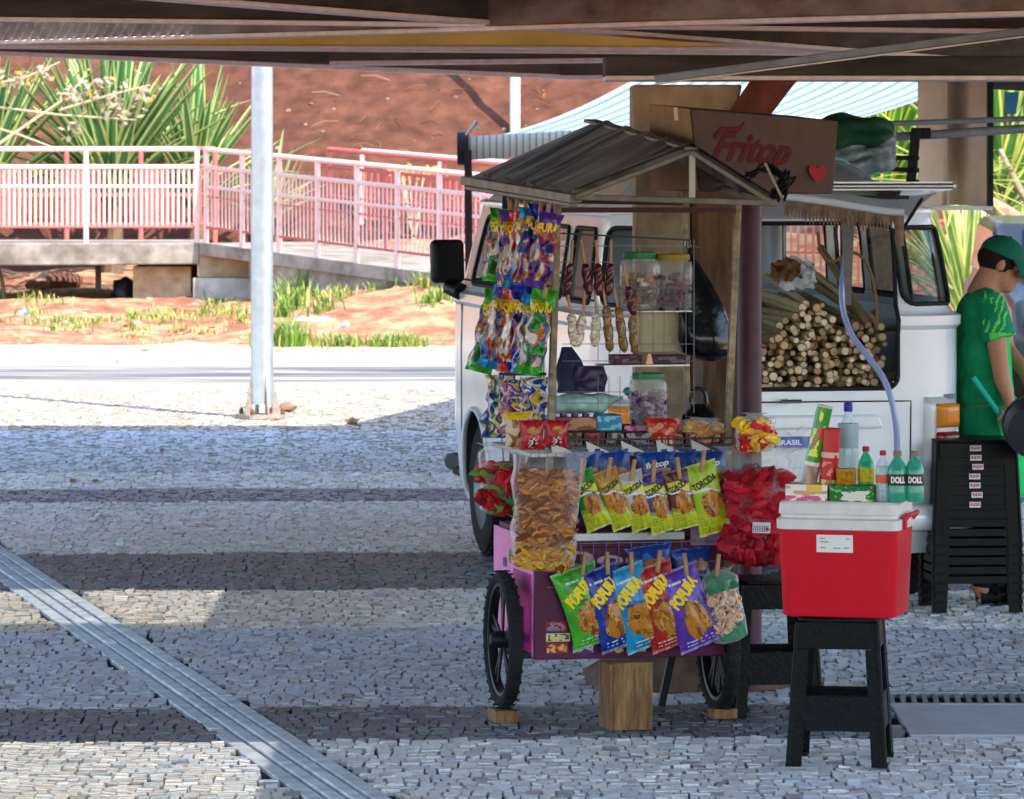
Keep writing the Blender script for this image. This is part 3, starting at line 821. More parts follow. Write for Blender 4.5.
def seal(side, w, r, name='seal', parent=None, m=None, off=.004, n=10):
    x0, x1, y0, y1, rad = w; pts = []
    for cx, cy, a0 in ((x1-rad, y1-rad, 0), (x0+rad, y1-rad, 90), (x0+rad, y0+rad, 180), (x1-rad, y0+rad, 270)):
        for k in range(5):
            a = R(a0+k*22.5); pts.append((cx+rad*math.cos(a), cy+rad*math.sin(a)))
    full = []
    for i in range(len(pts)):
        a, b = pts[i], pts[(i+1) % len(pts)]
        st = max(1, int(math.hypot(a[0]-b[0], a[1]-b[1])/.06))
        for k in range(st): full.append((a[0]+(b[0]-a[0])*k/st, a[1]+(b[1]-a[1])*k/st))
    full.append(full[0])
    g = G(); g.tube([VP(side, s, z, off) if s >= 0 else VP(-side, -s, z, off) for s, z in full], r, 7)
    return g.build(name, m or M_rub, parent or van, smooth=60)
def pane(side, w, parent):
    g = G(); x0, x1, y0, y1, r = w
    def fn(u, v):
        s = x0+(x1-x0)*u; z = y0+(y1-y0)*v
        return VP(side, s, z, -.004) if s >= 0 else VP(-side, -s, z, -.004)
    g.grid(fn, 16, 6); return g.build('pane', M_glass, parent, smooth=60)
for side in (-1, 1):
    for k, w in WIN.items():
        s_ = seal(side, w, .011, name=k.rstrip('23')); pane(side, w, s_)
s_ = seal(1, (-.77+5.395*0, .77, 1.315, 1.64, .05), .001)   # placeholder path removed below
bpy.data.objects.remove(s_)
def VF(x, z, off=0.0):      # windscreen as a path across the front, x from -1 (left) to 1
    s = 5.395-abs(x)*(5.395-FRONTW[0])
    return VP(1 if x > 0 else -1, s, z, off)
g = G()
pts = [VF(-1+2*i/24, 1.315, .004) for i in range(25)]+[VF(1-2*i/24, 1.64, .004) for i in range(25)]
g.tube(pts+[pts[0]], .013, 7); g.tube([VF(0, 1.315, .006), VF(0, 1.64, .006)], .014, 6)
ws = g.build('windscreen', M_rub, van, smooth=60)
g = G(); g.grid(lambda u, v: VF(-1+2*u, 1.315+.295*v, -.004), 24, 6); g.build('pane', M_glass, ws, smooth=60)
# hatch opening rim and the raised tailgate
hatch = [(-.49, .955), (.49, .955), (.49, 1.665), (-.49, 1.665)]
seal(1, (-.49, .49, .955, 1.665, .05), .010, name='hatch_rim', off=.004)
g = G()
def tg(x, t):      # t 0 at the hinge .. 1 at the free edge
    return Vector((x, .11-.70*t, 1.715+.135*t+.035*math.sin(math.pi*t)))
def tgp(u, v): return tg(-.57+1.14*u, v)
g.grid(tgp, 20, 14)
g.grid(lambda u, v: tgp(u, v)+Vector((0, 0, -.035)), 20, 14, flip=True)
for (a, b, fx) in ((0, 0, 0), (1, 1, 0)):
    g.grid(lambda u, v: tgp(a, u)+Vector((0, 0, -.035*v)), 14, 1)
g.grid(lambda u, v: tgp(u, 1)+Vector((0, 0, -.035*v)), 20, 1); g.grid(lambda u, v: tgp(u, 0)+Vector((0, 0, -.035*v)), 20, 1)
tgo = g.build('tailgate', M_paint, van, smooth=40)
g = G(); g.box(-.42, .42, -.45, -.08, 1.775, 1.79); g.build('tailgate_glass', M_dark, tgo)
g = G(); g.tube([tg(-.57+1.14*i/10, 1)+Vector((0, -.006, -.018)) for i in range(11)], .012, 8); g.build('tailgate_edge', M_chrome, tgo, smooth=60)
for sx in (-.5, .5):
    g = G(); g.tube([(sx, .05, 1.60), (sx, -.36, 1.775)], .008, 6); g.build('gas_strut', M_dark, tgo)
# rain gutter, panel gaps, trim
g = G()
for side in (-1, 1): g.tube([VP(side, s, 1.715, .014) for s in np.arange(.0, 5.395, .06)], .013, 6)
g.build('rain_gutter', M_paint, van, smooth=60)
def seam(side, pts, r=.004, m=None, name='panel_gap', off=.0):
    g = G(); full = []
    for a, b in zip(pts[:-1], pts[1:]):
        st = max(1, int(math.hypot(a[0]-b[0], a[1]-b[1])/.04))
        full += [(a[0]+(b[0]-a[0])*k/st, a[1]+(b[1]-a[1])*k/st) for k in range(st)]
    full.append(pts[-1])
    g.tube([VP(side, s, z, off) if s >= 0 else VP(-side, -s, z, off) for s, z in full], r, 5)
    return g.build(name, m or M_rub, van)
seam(1, [(-.545, .40), (-.545, .90), (.545, .90), (.545, .40)], .0035)
seam(1, [(-.5, .52), (-.5, .515), (.5, .515)], .0035)
seam(-1, [(3.08, .42), (3.08, 1.25)], .004); seam(-1, [(4.20, .42), (4.20, 1.25)], .004); seam(-1, [(3.08, 1.25), (3.02, 1.70)], .004)
seam(-1, [(3.08, .70), (3.35, .70)], .003); seam(-1, [(2.0, .42), (2.0, 1.25)], .004)
g = G()
for side in (-1, 1): g.tube([VP(side, s, 1.33, .004) for s in np.arange(.958, 4.4, .08)], .005, 5)
g.build('trim_line', M_rub, van)
# recess and lid lip above the number plate
g = G()
g.prism([(-.42, .785), (.42, .785), (.40, .845), (-.40, .845)], -.012, .03, M=Matrix.Translation((0, -.01, 0)) @ Matrix.Rotation(R(90), 4, 'X'))
g.build('plate_hood', M_paint, van, bevel=.012)
g = G(); g.box(-.20, .20, -.035, -.018, .62, .755); pl = g.build('number_plate', mat('plate_white', lin('d9d9d6'), .5), van, bevel=.003)
g = G(); g.box(-.198, .198, -.0385, -.0352, .705, .754); g.build('plate_band', mat('plate_blue', lin('1549a8'), .5), pl)
g = G(); letters(g, 'BRASIL', lambda x, y: (x, -.0395, .729+y), .11, .022); g.build('plate_country', mat('lettering_white', lin('f0f0f0'), .5), pl)
g = G(); letters(g, 'KOP 4I72', lambda x, y: (x, -.0362, .660+y), .34, .06) if False else None
g = G(); g.tube([(0.0, -.02, .905), (.0, -.05, .905)], .014, 10); g.tube([(-.04, -.05, .905), (.05, -.055, .905)], .009, 8)
g.build('hatch_handle', M_chrome, van)
# tail lamps
for side in (-1, 1):
    g = G(); S0, S1 = .63, .77
    def lampf(s0, s1, z0, z1, off):
        def fn(u, v):
            s = s0+(s1-s0)*u; z = z0+(z1-z0)*v
            e = 1-max(abs(2*u-1), abs(2*v-1))**8
            return VP(side, s, z, off*e)
        return fn
    g.grid(lampf(S0-.028, S1+.028, .60, .915, .022), 12, 20, flip=side < 0)
    lamp = g.build('tail_lamp', mat('lamp_surround', lin('c4c6c8'), .3, metal=.2), van, smooth=50)
    g = G(); g.grid(lampf(S0, S1, .775, .893, .045), 10, 10, flip=side < 0); g.build('indicator_lens', mat('amber_lens', lin('e08318'), .15, coat=.6, bump=.2, bscale=150), lamp, smooth=50)
    g = G(); g.grid(lampf(S0, S1, .645, .772, .045), 10, 10, flip=side < 0); g.build('brake_lens', mat('red_lens', lin('8a1420'), .15, coat=.6), lamp, smooth=50)
# bumpers
for (side0, nm, s0, s1) in ((0, 'rear', 0, 1.15), (1, 'front', 4.62, 5.395)):
    g = G(); z = .40
    ss = list(np.linspace(s1, s0, 14)) if nm == 'rear' else list(np.linspace(s0, s1, 14))
    pts = [VP(-1, s, z, .07) for s in ss]+[VP(1, s, z, .07) for s in ss[::-1]]
    g.tube(pts, .06 if nm == 'rear' else .045, 8); g.build('bumper', mat('bumper_grey', lin('4a4c4f'), .5) if nm == 'front' else M_paint, van, smooth=60)
# wheels
def wheel(x, y, side):
    w = thing('wheel', None, None); w.parent = van; w.location = (x, y, WZ); w.rotation_euler = (0, 0, 0)
    My = Matrix.Rotation(R(90), 4, 'Y')
    g = G(); g.lathe([(.20, -.085), (.28, -.09), (.315, -.075), (.325, -.04), (.327, 0), (.325, .04), (.315, .075), (.28, .09), (.20, .085)], 36, M=My, caps=False)
    for k in range(36):
        a = 2*math.pi*k/36
        g.cbox((0, math.cos(a)*.326, math.sin(a)*.326), (.13, .03, .012), M=Matrix.Rotation(a+math.pi/2, 4, 'X'))
    g.build('tyre', M_tyre, w, smooth=40)
    g = G(); g.lathe([(.0, .03*side), (.05, .05*side), (.10, .045*side), (.15, .02*side), (.18, .04*side), (.205, .085*side), (.20, -.08*side)], 30, M=My, caps=False)
    g.build('rim', mat('rim_grey', lin('8a8d90'), .4, metal=.4), w, smooth=50)
for y in (RWY, FWY):
    for side in (-1, 1): wheel(side*.70, y, side)
g = G()
for y in (RWY, FWY):
    for side in (-1, 1):
        def wf(u, v):
            a = math.pi*u; return Vector((side*(.80-.34*v), y+ARCH*math.cos(a), WZ+ARCH*math.sin(a)))
        g.grid(wf, 20, 2)
        g.box(side*.46-.01, side*.46+.01, y-.40, y+.40, .24, .75)
g.box(-.78, .78, .05, 3.95, .34, .37)
g.build('wheel_arch', M_dark, van)
for side in (-1, 1):
    for y in (RWY, FWY):
        g = G(); pts = []
        for i in range(21):
            a = math.pi*(i/20)*1.08-.12; z = WZ+ARCH*math.sin(a)
            pts.append(Vector((side*(itp(max(z, .24), ZW)+.004), y+ARCH*math.cos(a), z)))
        g.tube(pts, .014, 6)
        g.build('arch_lip', M_paint, van, smooth=60)
# inside
g = G(); g.box(-.76, .76, .05, 1.25, .905, .925); g.build('load_floor', mat('load_floor_grey', lin('80868c'), .7, var=.2), van)
M_seat = mat('seat_vinyl', lin('25272b'), .5)
for y in (1.3, 2.2, 3.0):
    g = G(); g.box(-.62, .62, y, y+.12, .72, 1.22); g.box(-.62, .62, y+.05, y+.5, .66, .80); g.build('seat', M_seat, van, bevel=.03)
g = G(); g.box(-.70, -.30, 1.26, 1.29, .95, 1.62)
g.box(-.30, -.02, 1.26, 1.29, 1.1, 1.62); g.build('partition', mat('partition_grey', lin('8a959e'), .6, var=.12), van)
g = G(); g.lathe([(.19, 0), (.195, .01), (.19, .02)], 24, M=Matrix.Translation((-.38, 3.45, 1.2)) @ Matrix.Rotation(R(-60), 4, 'X'), caps=False); g.build('steering_wheel', M_rub, van)
# door mirror
g = G(); g.tube([VP(-1, 4.22, 1.27, 0), VP(-1, 4.26, 1.29, .07), VP(-1, 4.28, 1.33, .09)], [.045, .04, .02], 8)
mr = g.build('door_mirror', mat('mirror_black', lin('191a1c'), .45), van, smooth=50)
c_ = VP(-1, 4.28, 1.42, .11)
g = G(); g.cbox((0, 0, 0), (.17, .075, .215)); mh = g.build('mirror_shell', MATS['mirror_black'], mr, bevel=.028, seg=3); mh.location = c_; mh.rotation_euler = (R(-4), 0, R(10))
g = G(); g.cbox(VP(-1, 3.28, 1.13, .022), (.02, .10, .025)); g.cbox(VP(-1, 3.24, 1.10, .018), (.02, .03, .05)); g.build('door_handle', MATS['mirror_black'], van, bevel=.005)

# things stacked inside and hanging on the van
VM = Matrix.Translation(van.location) @ Matrix.Rotation(VAN_YAW, 4, 'Z')
M_cane = mat('cane_stalk', rough=.6, attr=True, var=.15, vscale=20)
def cane_mesh(k):
    g = G(); L = 1.0; r = .0168; pts = []; rs = []
    n = 8
    for i in range(n*2+1):
        t = i/(n*2); pts.append((math.sin(t*3+k)*.006, t*L, math.cos(t*2.2+k)*.006)); rs.append(r*(1.12 if i % 2 == 0 else .96))
    c0 = [lin('b8a27c'), lin('9c8660'), lin('c4b08c'), lin('a08664')][k % 4]
    g.col = c0; g.tube(pts, rs, 9, caps=False)
    g.col = [lin('d8bd9a'), lin('c4a27c'), lin('e2ccae'), lin('a88664')][k]
    g.tube([(pts[0][0], -.004, pts[0][2]), (pts[0][0], .02, pts[0][2])], [r*.95, r*1.0], 9)
    g.col = c0; g.tube([(pts[0][0], .0, pts[0][2]), (pts[0][0], .03, pts[0][2])], [r*1.13, r*1.13], 9, caps=False)
    return g.mesh('sugarcane_stalk', M_cane, smooth=40)
cm = [cane_mesh(k) for k in range(4)]
cane_n = 0
def cane(x, y, z, yaw, pitch, k, lab, sc_=1):
    global cane_n
    o = bpy.data.objects.new('sugarcane_stalk', cm[k]); C.objects.link(o)
    o.matrix_world = VM @ Matrix.Translation((x, y, z)) @ Matrix.Rotation(yaw, 4, 'Z') @ Matrix.Rotation(pitch, 4, 'X') @ Matrix.Rotation(rnd.uniform(0, 6), 4, 'Y') @ Matrix.Diagonal((sc_, 1, sc_, 1))
    o['label'] = lab; o['category'] = 'sugarcane'; o['group'] = 'sugarcane stalks in the back of the van'; cane_n += 1
def vx(px): return (px-787)/231/.983
for row in range(17):
    z = .940+row*.0278
    for i in range(28):
        px = 757+i*7.3+(row % 2)*3.65+rnd.uniform(-1.6, 1.6)
        py = 134+(CAMZ-z)*233
        top = np.interp(px, [757, 772, 790, 815, 835, 850, 858, 875, 890, 897], [376, 350, 322, 303, 308, 335, 326, 320, 336, 362])
        if px > 893 or px < 690 or py < top: continue
        lay = 0.02+.16*rnd.random()+.008*row
        cane(vx(px), lay, z+rnd.uniform(-.007, .007), rnd.gauss(0, .06 if rnd.random() < .7 else .3), rnd.gauss(.02, .05), rnd.randrange(4), 'cut sugarcane stalk in the heap in the open back of the white van', rnd.uniform(.68, 1.15))
for i in range(3):
    cane(vx(762+i*9), .06+.05*i, .955+i*.0, R(-60)+rnd.gauss(0, .1), .02, i % 4, 'cut sugarcane stalk lying crosswise in the open back of the white van', .8)
for i in range(3):
    px = 846+rnd.uniform(0, 44)
    cane(vx(px), .10+.05*rnd.random(), 1.22+rnd.uniform(-.03, .02), rnd.gauss(0, .25), R(12)+rnd.gauss(0, .06), rnd.randrange(4), 'cut sugarcane stalk on top, tilted out of the heap in the van', 1)
print('canes', cane_n)
# cloth bag and carton inside the van behind the cane
def vworld(px, py, y):
    return P(px, py, 21.45+y)
g = G()
g.grid(lambda u, v: (.16*(u-.5)*(1+.3*nz(u*4, v*4)), .05*nz(u*5, v*5, 3), .15*(v-.2)*(1-.5*abs(u-.4))+.02*nz(u*7, v*6)), 12, 10)
tag(g.build('crumpled_cloth', mat('white_cloth', lin('c3c8cf'), .8, var=.15), loc=vworld(797, 283, .55), smooth=60), 'crumpled white cloth on the load behind the sugarcane', 'cloth')
g = G(); g.grid(lambda u, v: (.13*(u-.5)*(1+.4*nz(u*3, v*4, 5)), .05*nz(u*5, v*5, 8), .10*(v-.3)*(1-.6*abs(u-.6))+.03*nz(u*5, v*6, 4)), 14, 10)
tag(g.build('crumpled_rag', mat('brown_rag', lin('7c5a3c'), .85, var=.2), loc=vworld(786, 274, .5), smooth=60), 'crumpled brown rag on the load above the sugarcane', 'rag')
# drinking-water hose out of the van
pts = [(846, 240, -.02), (845, 262, -.10), (842, 285, -.14), (843, 310, -.16), (852, 335, -.20), (868, 357, -.22), (882, 376, -.24), (891, 398, -.26), (896, 425, -.26), (897, 455, -.25), (896, 500, -.22), (890, 560, -.2)]
def smooth_path(pts, k=4):
    out = []
    n = len(pts)
    for i in range(n-1):
        p0, p1, p2, p3 = pts[max(i-1, 0)], pts[i], pts[i+1], pts[min(i+2, n-1)]
        for j in range(k):
            t = j/k
            out.append(.5*((2*p1)+(p2-p0)*t+(2*p0-5*p1+4*p2-p3)*t*t+(-p0+3*p1-3*p2+p3)*t**3))
    out.append(pts[-1]); return out
W_ = [P(x, y, 21.45+d) for x, y, d in pts]
g = G(); g.tube(smooth_path(W_), .0135, 10)
h = g.build('hose', film('hose_film', (.55, .62, .85), base_op=.75, edge=.95, rough=.25, col=lin('9aa6cf'), crinkle=0), smooth=60)
tag(h, 'pale blue clear hose hanging from the van over the tailgate sill', 'hose')
g = G(); g.tube(smooth_path([P(x, y, 21.45+.1) for x, y in ((818, 232), (821, 252), (832, 262), (845, 255), (858, 254), (870, 270), (876, 300), (877, 330))]), .007, 7)
tag(g.build('brown_cord', mat('cord_brown', lin('7a5330'), .6), smooth=60), 'thin brown hooked cord hanging inside the tailgate opening', 'cord')
# fringed sun flap under the raised tailgate
t = thing('fringed_flap', 'dusty brown canvas flap with a ragged fringe under the tailgate', 'flap', P(845, 205, 20.75))
T = Matrix.Translation(-t.location)
top = [(783, 196), (800, 198), (830, 202), (860, 207), (885, 211), (904, 212)]
def tp(u):
    x = 783+121*u; return x, float(np.interp(x, [a for a, b in top], [b for a, b in top]))
g = G(T)
nst = 34
for side_ in (0, 1):
    vs = []
    for i in range(nst*4+1):
        u = i/(nst*4); x, y = tp(u); ph = (u*nst) % 1
        hang = (13+20*abs(math.sin(u*2.4+.6))*.6)*(1-.45*(2*abs(ph-.5))**1.5)+6*nz(u*19, 3)
        if u > .93: hang = 34-10*(1-u)
        rip = .016*math.sin(u*44)
        for v in (0, .35, .7, 1):
            q = P(x, y+hang*v, 20.75+.02*side_*0); q.y += rip*v+.004*side_; vs.append(q)
    fs = [(i*4+j, i*4+j+1, i*4+j+5, i*4+j+4) for i in range(nst*4) for j in range(3)]
    if side_: fs = [f[::-1] for f in fs]
    g.add(vs, fs)
g.build('fringe', mat('dusty_canvas', lin('8b7460'), .9, var=.25, vscale=14, trans=.2), t, smooth=40)
g = G(T)
g.tube([P(*tp(u), 20.75) for u in np.linspace(0, 1, 14)], .017, 8); g.build('hem', mat('hem_white', lin('c9ced3'), .5), t, smooth=60)
g = G(T)
g.grid(lambda u, v: (lambda q: (q.x, q.y+.45*v, q.z+.015+.045*v))(P(*tp(u), 20.75)), 14, 4)
g.build('cover_sheet', MATS['hem_white'], t, smooth=60)
g = G(); g.prism([(-.012, 0), (.012, 0), (.03, .42), (-.03, .42)], -.004, .004, M=Matrix.Rotation(R(90), 4, 'X'))
tag(g.build('hanging_strap', mat('strap_grey', lin('6d6a68'), .8, var=.2), loc=P(848, 305, 21.2)), 'wide grey webbing strap hanging under the fringed flap', 'strap')

# striped awning with its roller
t = thing('striped_awning', 'white and teal striped awning sloping up over the van', 'awning', P(463, 143, 33.9))
T = Matrix.Translation(-t.location)
ra, rb = P(466, 144, 33.9), P(850, 121, 33.9)
ta, tb = P(640, 76, 39), P(1010, 54, 39)
ns = 58; g = G(T)
sc_ = [lin('e8edf0'), lin('2f8f92'), lin('dfe6ea'), lin('6aa6b8'), lin('e8edf0'), lin('3f7f90')]
def stripe(u):
    k = (u*ns/3) % 1
    i = int(u*ns/3)
    if k < .62: return lin('a2acb2')
    if k < .72: return lin('6f97a4')
    if k < .86: return lin('0f5a62') if i % 3 == 0 else lin('4a7888')
    return lin('8a9ca6')
def af(u, v):
    a = ra.lerp(rb, u); b = ta.lerp(tb, u); q = a.lerp(b, v); q.z -= .06*math.sin(math.pi*v); return q
M_awn = mat('awning_cloth', rough=.75, attr=True, trans=.35)
g.grid(af, 232, 8, cf=lambda u, v: stripe(u)); g.build('canvas', M_awn, t, smooth=60)
g = G(T); n = 232; rr = .08
vs = []; fs = []; cs = []
for i in range(n+1):
    u = i/n; c = ra.lerp(rb, u)+Vector((0, 0, -.03))
    r = rr*(1.0+.05*(i % 2))
    for j in range(14):
        a = 2*math.pi*j/14; vs.append(c+Vector((0, math.cos(a)*r, math.sin(a)*r)))
for i in range(n):
    for j in range(14):
        fs.append((i*14+j, i*14+(j+1) % 14, (i+1)*14+(j+1) % 14, (i+1)*14+j)); cs.append([lin('e8e6dc'), lin('d8dcd8'), lin('9aa8a8'), lin('e4e4dc')][i % 4])
g.add(vs, fs, cols=cs); g.build('roller', M_awn, t, smooth=50)
g = G(T); g.lathe([(0, -.04), (.115, -.04), (.115, .04), (0, .04)], 14, M=Matrix.Translation(ra+Vector((-.02, 0, -.03))) @ Matrix.Rotation(R(90), 4, 'Y'))
g.beam(ra+Vector((0, 0, -.05)), ra+Vector((.02, 0, -.22)), .05, .05, up=(0, 1, 0)); g.build('end_bracket', mat('bracket_dark', lin('2a2a30'), .5), t, bevel=.006)
g = G(T); g.tube([ra+Vector((-.02, -.05, .03)), ra+Vector((.05, -.07, .12)), ra+Vector((.075, -.07, .15))], [.012, .012, .02], 8); g.build('crank', M_steel, t, smooth=50)
for (pa, pb) in (((470, 180), (470, 215)),):
    g = G(T); g.beam(P(468, 150, 33.8), P(470, 430, 33.8), .05, .05, up=(0, 1, 0)); g.build('support_arm', MATS['bracket_dark'], t)
g = G(T); g.beam(ra.lerp(rb, .98)+Vector((0, 0, -.05)), P(846, 430, 33.9), .05, .05, up=(0, 1, 0)); g.build('support_arm', MATS['bracket_dark'], t)

# horizontal pipes at the right and the post that holds them
def pipe(pts, r, m, label, name='pipe', cat='pipe'):
    g = G(); g.tube([P(*p) for p in pts], r, 12); tag(g.build(name, m, smooth=50), label, cat)
M_bpipe = mat('blue_grey_pipe', lin('8795a0'), .5, metal=.2, var=.2, vscale=6)
pipe([(880, 138, 24), (918, 135.5, 24), (1100, 124, 24)], .022, M_bpipe, 'blue grey tube running right at head height, the nearer one')
pipe([(880, 124, 25.8), (1100, 116, 25.8)], .015, M_bpipe, 'thin grey tube running right above and behind the thicker tube')
pipe([(985, 84, 29), (1150, 92, 29)], .03, mat('dark_pipe', lin('4c4d4f'), .7), 'dark round bar crossing at the top right, just under the deck')
g = G(); g.beam(P(910, 192, 23.9), P(916, 128, 23.9), .045, .045, up=(0, 1, 0))
for y in (147, 158, 170, 182): g.cbox(P(916, y, 23.86), (.03, .04, .02))
g.beam(P(870, 157, 23.9), P(914, 158, 23.9), .022, .022); g.beam(P(850, 168, 23.9), P(914, 170, 23.9), .022, .022)
g.cbox(P(922, 133, 23.98), (.08, .06, .05))
tag(g.build('roof_rack_post', mat('rack_black', lin('202124'), .6), bevel=.004), 'black roof rack post with cross bars holding the grey tube', 'rack')
g = G()
for i in range(4):
    x = 1004+i*26; q = [P(x, 92, 29), P(x+15, 92, 29), P(x+12, 114, 29), P(x+3, 114, 29)]
    g.add(q+[p+Vector((0, .004, 0)) for p in q], [(3, 2, 1, 0), (4, 5, 6, 7)])
tag(g.build('bunting', mat('bunting_blue', lin('4f9ed0'), .8, trans=.4)), 'pale blue cloth pennants strung up at the top right', 'bunting')
# rolled tarpaulin
t = thing('rolled_tarpaulin', 'rolled grey green tarpaulin tied on the van roof', 'tarpaulin', P(865, 190, 22.6))
T = Matrix.Translation(-t.location)
M_tarp = mat('tarp_grey', lin('8c9da2'), .6, var=.3, vscale=12, col2=lin('5f7478'))
for k, (cx, cy, rx, ry, m) in enumerate(((856, 133, 38, 17, mat('tarp_green', lin('1c4a38'), .6, var=.25, vscale=8)), (860, 141, 36, 14, M_tarp), (858, 153, 38, 12, M_tarp), (866, 163, 30, 12, M_tarp))):
    g = G(T)
    def tf(u, v, cx=cx, cy=cy, rx=rx, ry=ry, k=k):
        a = 2*math.pi*v; x = cx-rx+2*rx*u
        e = (1-abs(2*u-1)**6)**.5*.85+.15
        ro = 1+.16*math.sin(a*5+u*4+k)*(.4+.6*abs(math.sin(u*5+k)))+.35*nz(u*3, math.cos(a)*1.2, math.sin(a)*1.2+k)
        return P(x+3*math.sin(a*2)*e, cy-ry*math.sin(a)*e*ro-6*(u-.5)*(1 if k else -.3), 22.5+k*.02+.12*math.cos(a)*e*ro)
    g.grid(tf, 40, 44); g.build('fold', m, t, smooth=70)
g = G(T); g.tube(smooth_path([P(x, y, 22.3) for x, y in ((833, 158), (845, 161), (852, 168), (848, 176), (838, 172))]), .005, 6)
g.tube(smooth_path([P(x, y, 22.3) for x, y in ((838, 175), (860, 178), (880, 172))]), .005, 6)
g.build('tie_cord', mat('cord_blue', lin('7fb3c0'), .6), t)
# rack slats between box and post
g = G(); g.beam(P(832, 185, 21.9), P(938, 186.5, 21.7), .5, .02); g.beam(P(832, 190, 21.3), P(940, 189, 21.3), .03, .03)
tag(g.build('roof_board', mat('board_metal', lin('a9b4bd'), .35, metal=.4, var=.1), bevel=.004), 'thin metal board lying level on the van roof at the rear', 'board')
# ------------------------------------------------------------------ the snack cart
YAW = R(12)
CART = Vector((P(630, 0, 17.4).x, 17.4, 0))
CM = Matrix.Translation(CART) @ Matrix.Rotation(YAW, 4, 'Z')
CMI = CM.inverted()
U_ = Vector((math.cos(YAW), math.sin(YAW), 0)); N_ = Vector((math.sin(YAW), -math.cos(YAW), 0))   # right, and out of the front
def CP(px, py, off=0.0):
    """point at a pixel on the cart's front plane, off metres in front of it (negative: inside)"""
    o = Vector((0, 0, CAMZ)); dv = P(px, py, 1.0)-o
    q = CART+N_*off
    return o+dv*((q-o).dot(N_)/dv.dot(N_))
def CL(px, py, off=0.0): return CMI @ CP(px, py, off)
cart = thing('snack_cart', 'pink wheeled snack cart with a corrugated gable roof', 'snack cart', CART, YAW)
M_mag = mat('magenta_panel', lin('4f0f38'), .45, var=.12, vscale=4, coat=.2)
M_pnk = mat('pink_panel', lin('e07fb4'), .4, var=.1, vscale=4, coat=.2)
M_alu = mat('aluminium', lin('9da0a3'), .35, metal=.8, var=.15, vscale=10)
M_post = mat('worn_post', lin('93826a'), .6, metal=.3, var=.3, vscale=12, col2=lin('6d6252'))
M_wire = mat('rack_wire', lin('5c5e62'), .45, metal=.6)
M_roof = mat('roof_sheet', lin('86807a'), .5, metal=.3, var=.3, vscale=4, col2=lin('3c3835'), stretch=(.35, 3.2, .35), bump=.2)  # dark streaks put the ribs' light and shade into the sheet colour
M_rooft = mat('roof_trim', lin('756c61'), .55, metal=.3, var=.25, vscale=8)
M_wood = mat('raw_wood', lin('8a6844'), .75, var=.25, vscale=7, col2=lin('684a30'), stretch=(6, 6, .7), bump=.3, bscale=40)
M_blk = mat('black_paint', lin('151517'), .45)
# body
g = G(); g.box(-.335, .31, 0, .66, .235, .64); b_ = g.build('body', M_mag, cart, bevel=.006)
g = G(); g.box(-.347, -.336, 0.0, .66, .235, .645); g.build('side_panel', M_pnk, b_, bevel=.002)
g = G(); g.box(-.345, .335, -.014, -.001, .228, .615); fp = g.build('front_panel', M_mag, cart, bevel=.003)
g = G(); g.box(-.352, -.3475, .02, .30, .24, .52); g.build('side_print', mat('side_magenta', lin('b0257c'), .4, var=.2), b_)
def flat_letters(s, px, py, w, h, parent, m, off=.0155, bold=.02, shear=0, name='lettering', tilt=0):
    c = CL(px, py, off); g = G()
    ct, st = math.cos(tilt), math.sin(tilt)
    letters(g, s, lambda x, y: (c.x+x*ct-y*st, -off-.0006, c.z+x*st+y*ct), w, h, bold, shear)
    return g.build(name, m, parent)
M_lp = mat('faded_print', lin('b59aa8'), .6); M_lw = mat('white_print', lin('e3e0dc'), .5); M_lr = mat('red_print', lin('b3202a'), .5); M_ly = mat('yellow_print', lin('f2c81e'), .4)
flat_letters('Doces', 625, 558, .46, .055, fp, M_lp, off=.0145)
def sticker(px0, py0, px1, py1, c1, c2, c3):
    a, b = CL(px0, py1, .015), CL(px1, py0, .015); k = rnd.uniform(0, 50)
    g = G()
    def cf(u, v):
        if v < .12 or v > .88 or u < .04 or u > .96: return c1
        q = nz(u*5, v*3, k)
        return c3 if q > .18 else (c2 if abs(v-.5) < .3 and q > -.1 else c1)
    g.grid(lambda u, v: (a.x+(b.x-a.x)*u, -.0155, a.z+(b.z-a.z)*v), 24, 12, cf=cf)
    g.build('sticker', mat('printed_sticker', rough=.4, attr=True), fp)
sticker(546, 621, 567, 632, lin('8c1f2c'), lin('c8756a'), lin('3f78a8'))
sticker(546, 633, 570, 642, lin('c9bf86'), lin('d8d09c'), lin('5d5a3a'))
sticker(546, 643, 568, 654, lin('8c1f2c'), lin('c9864e'), lin('d8b25a'))
sticker(572, 644, 594, 654, lin('4a2f6d'), lin('a04a78'), lin('c7b3c9'))
sticker(604, 641, 630, 654, lin('5b1c2e'), lin('b59a86'), lin('d0c06a'))
sticker(632, 640, 646, 652, lin('b8a24a'), lin('5a4a3a'), lin('d8c878'))
for (v, z, r, c) in ((.34, .56, .028, '7fb04a'), (.45, .53, .02, '6a6fb8'), (.30, .59, .02, 'd8b04a')):
    g = G(); g.lathe([(0, 0), (r, 0)], 16, M=Matrix.Translation((-.3535, v, z)) @ Matrix.Rotation(R(-90), 4, 'Y')); g.build('side_sticker', mat('sticker_'+c, lin(c), .5), b_)
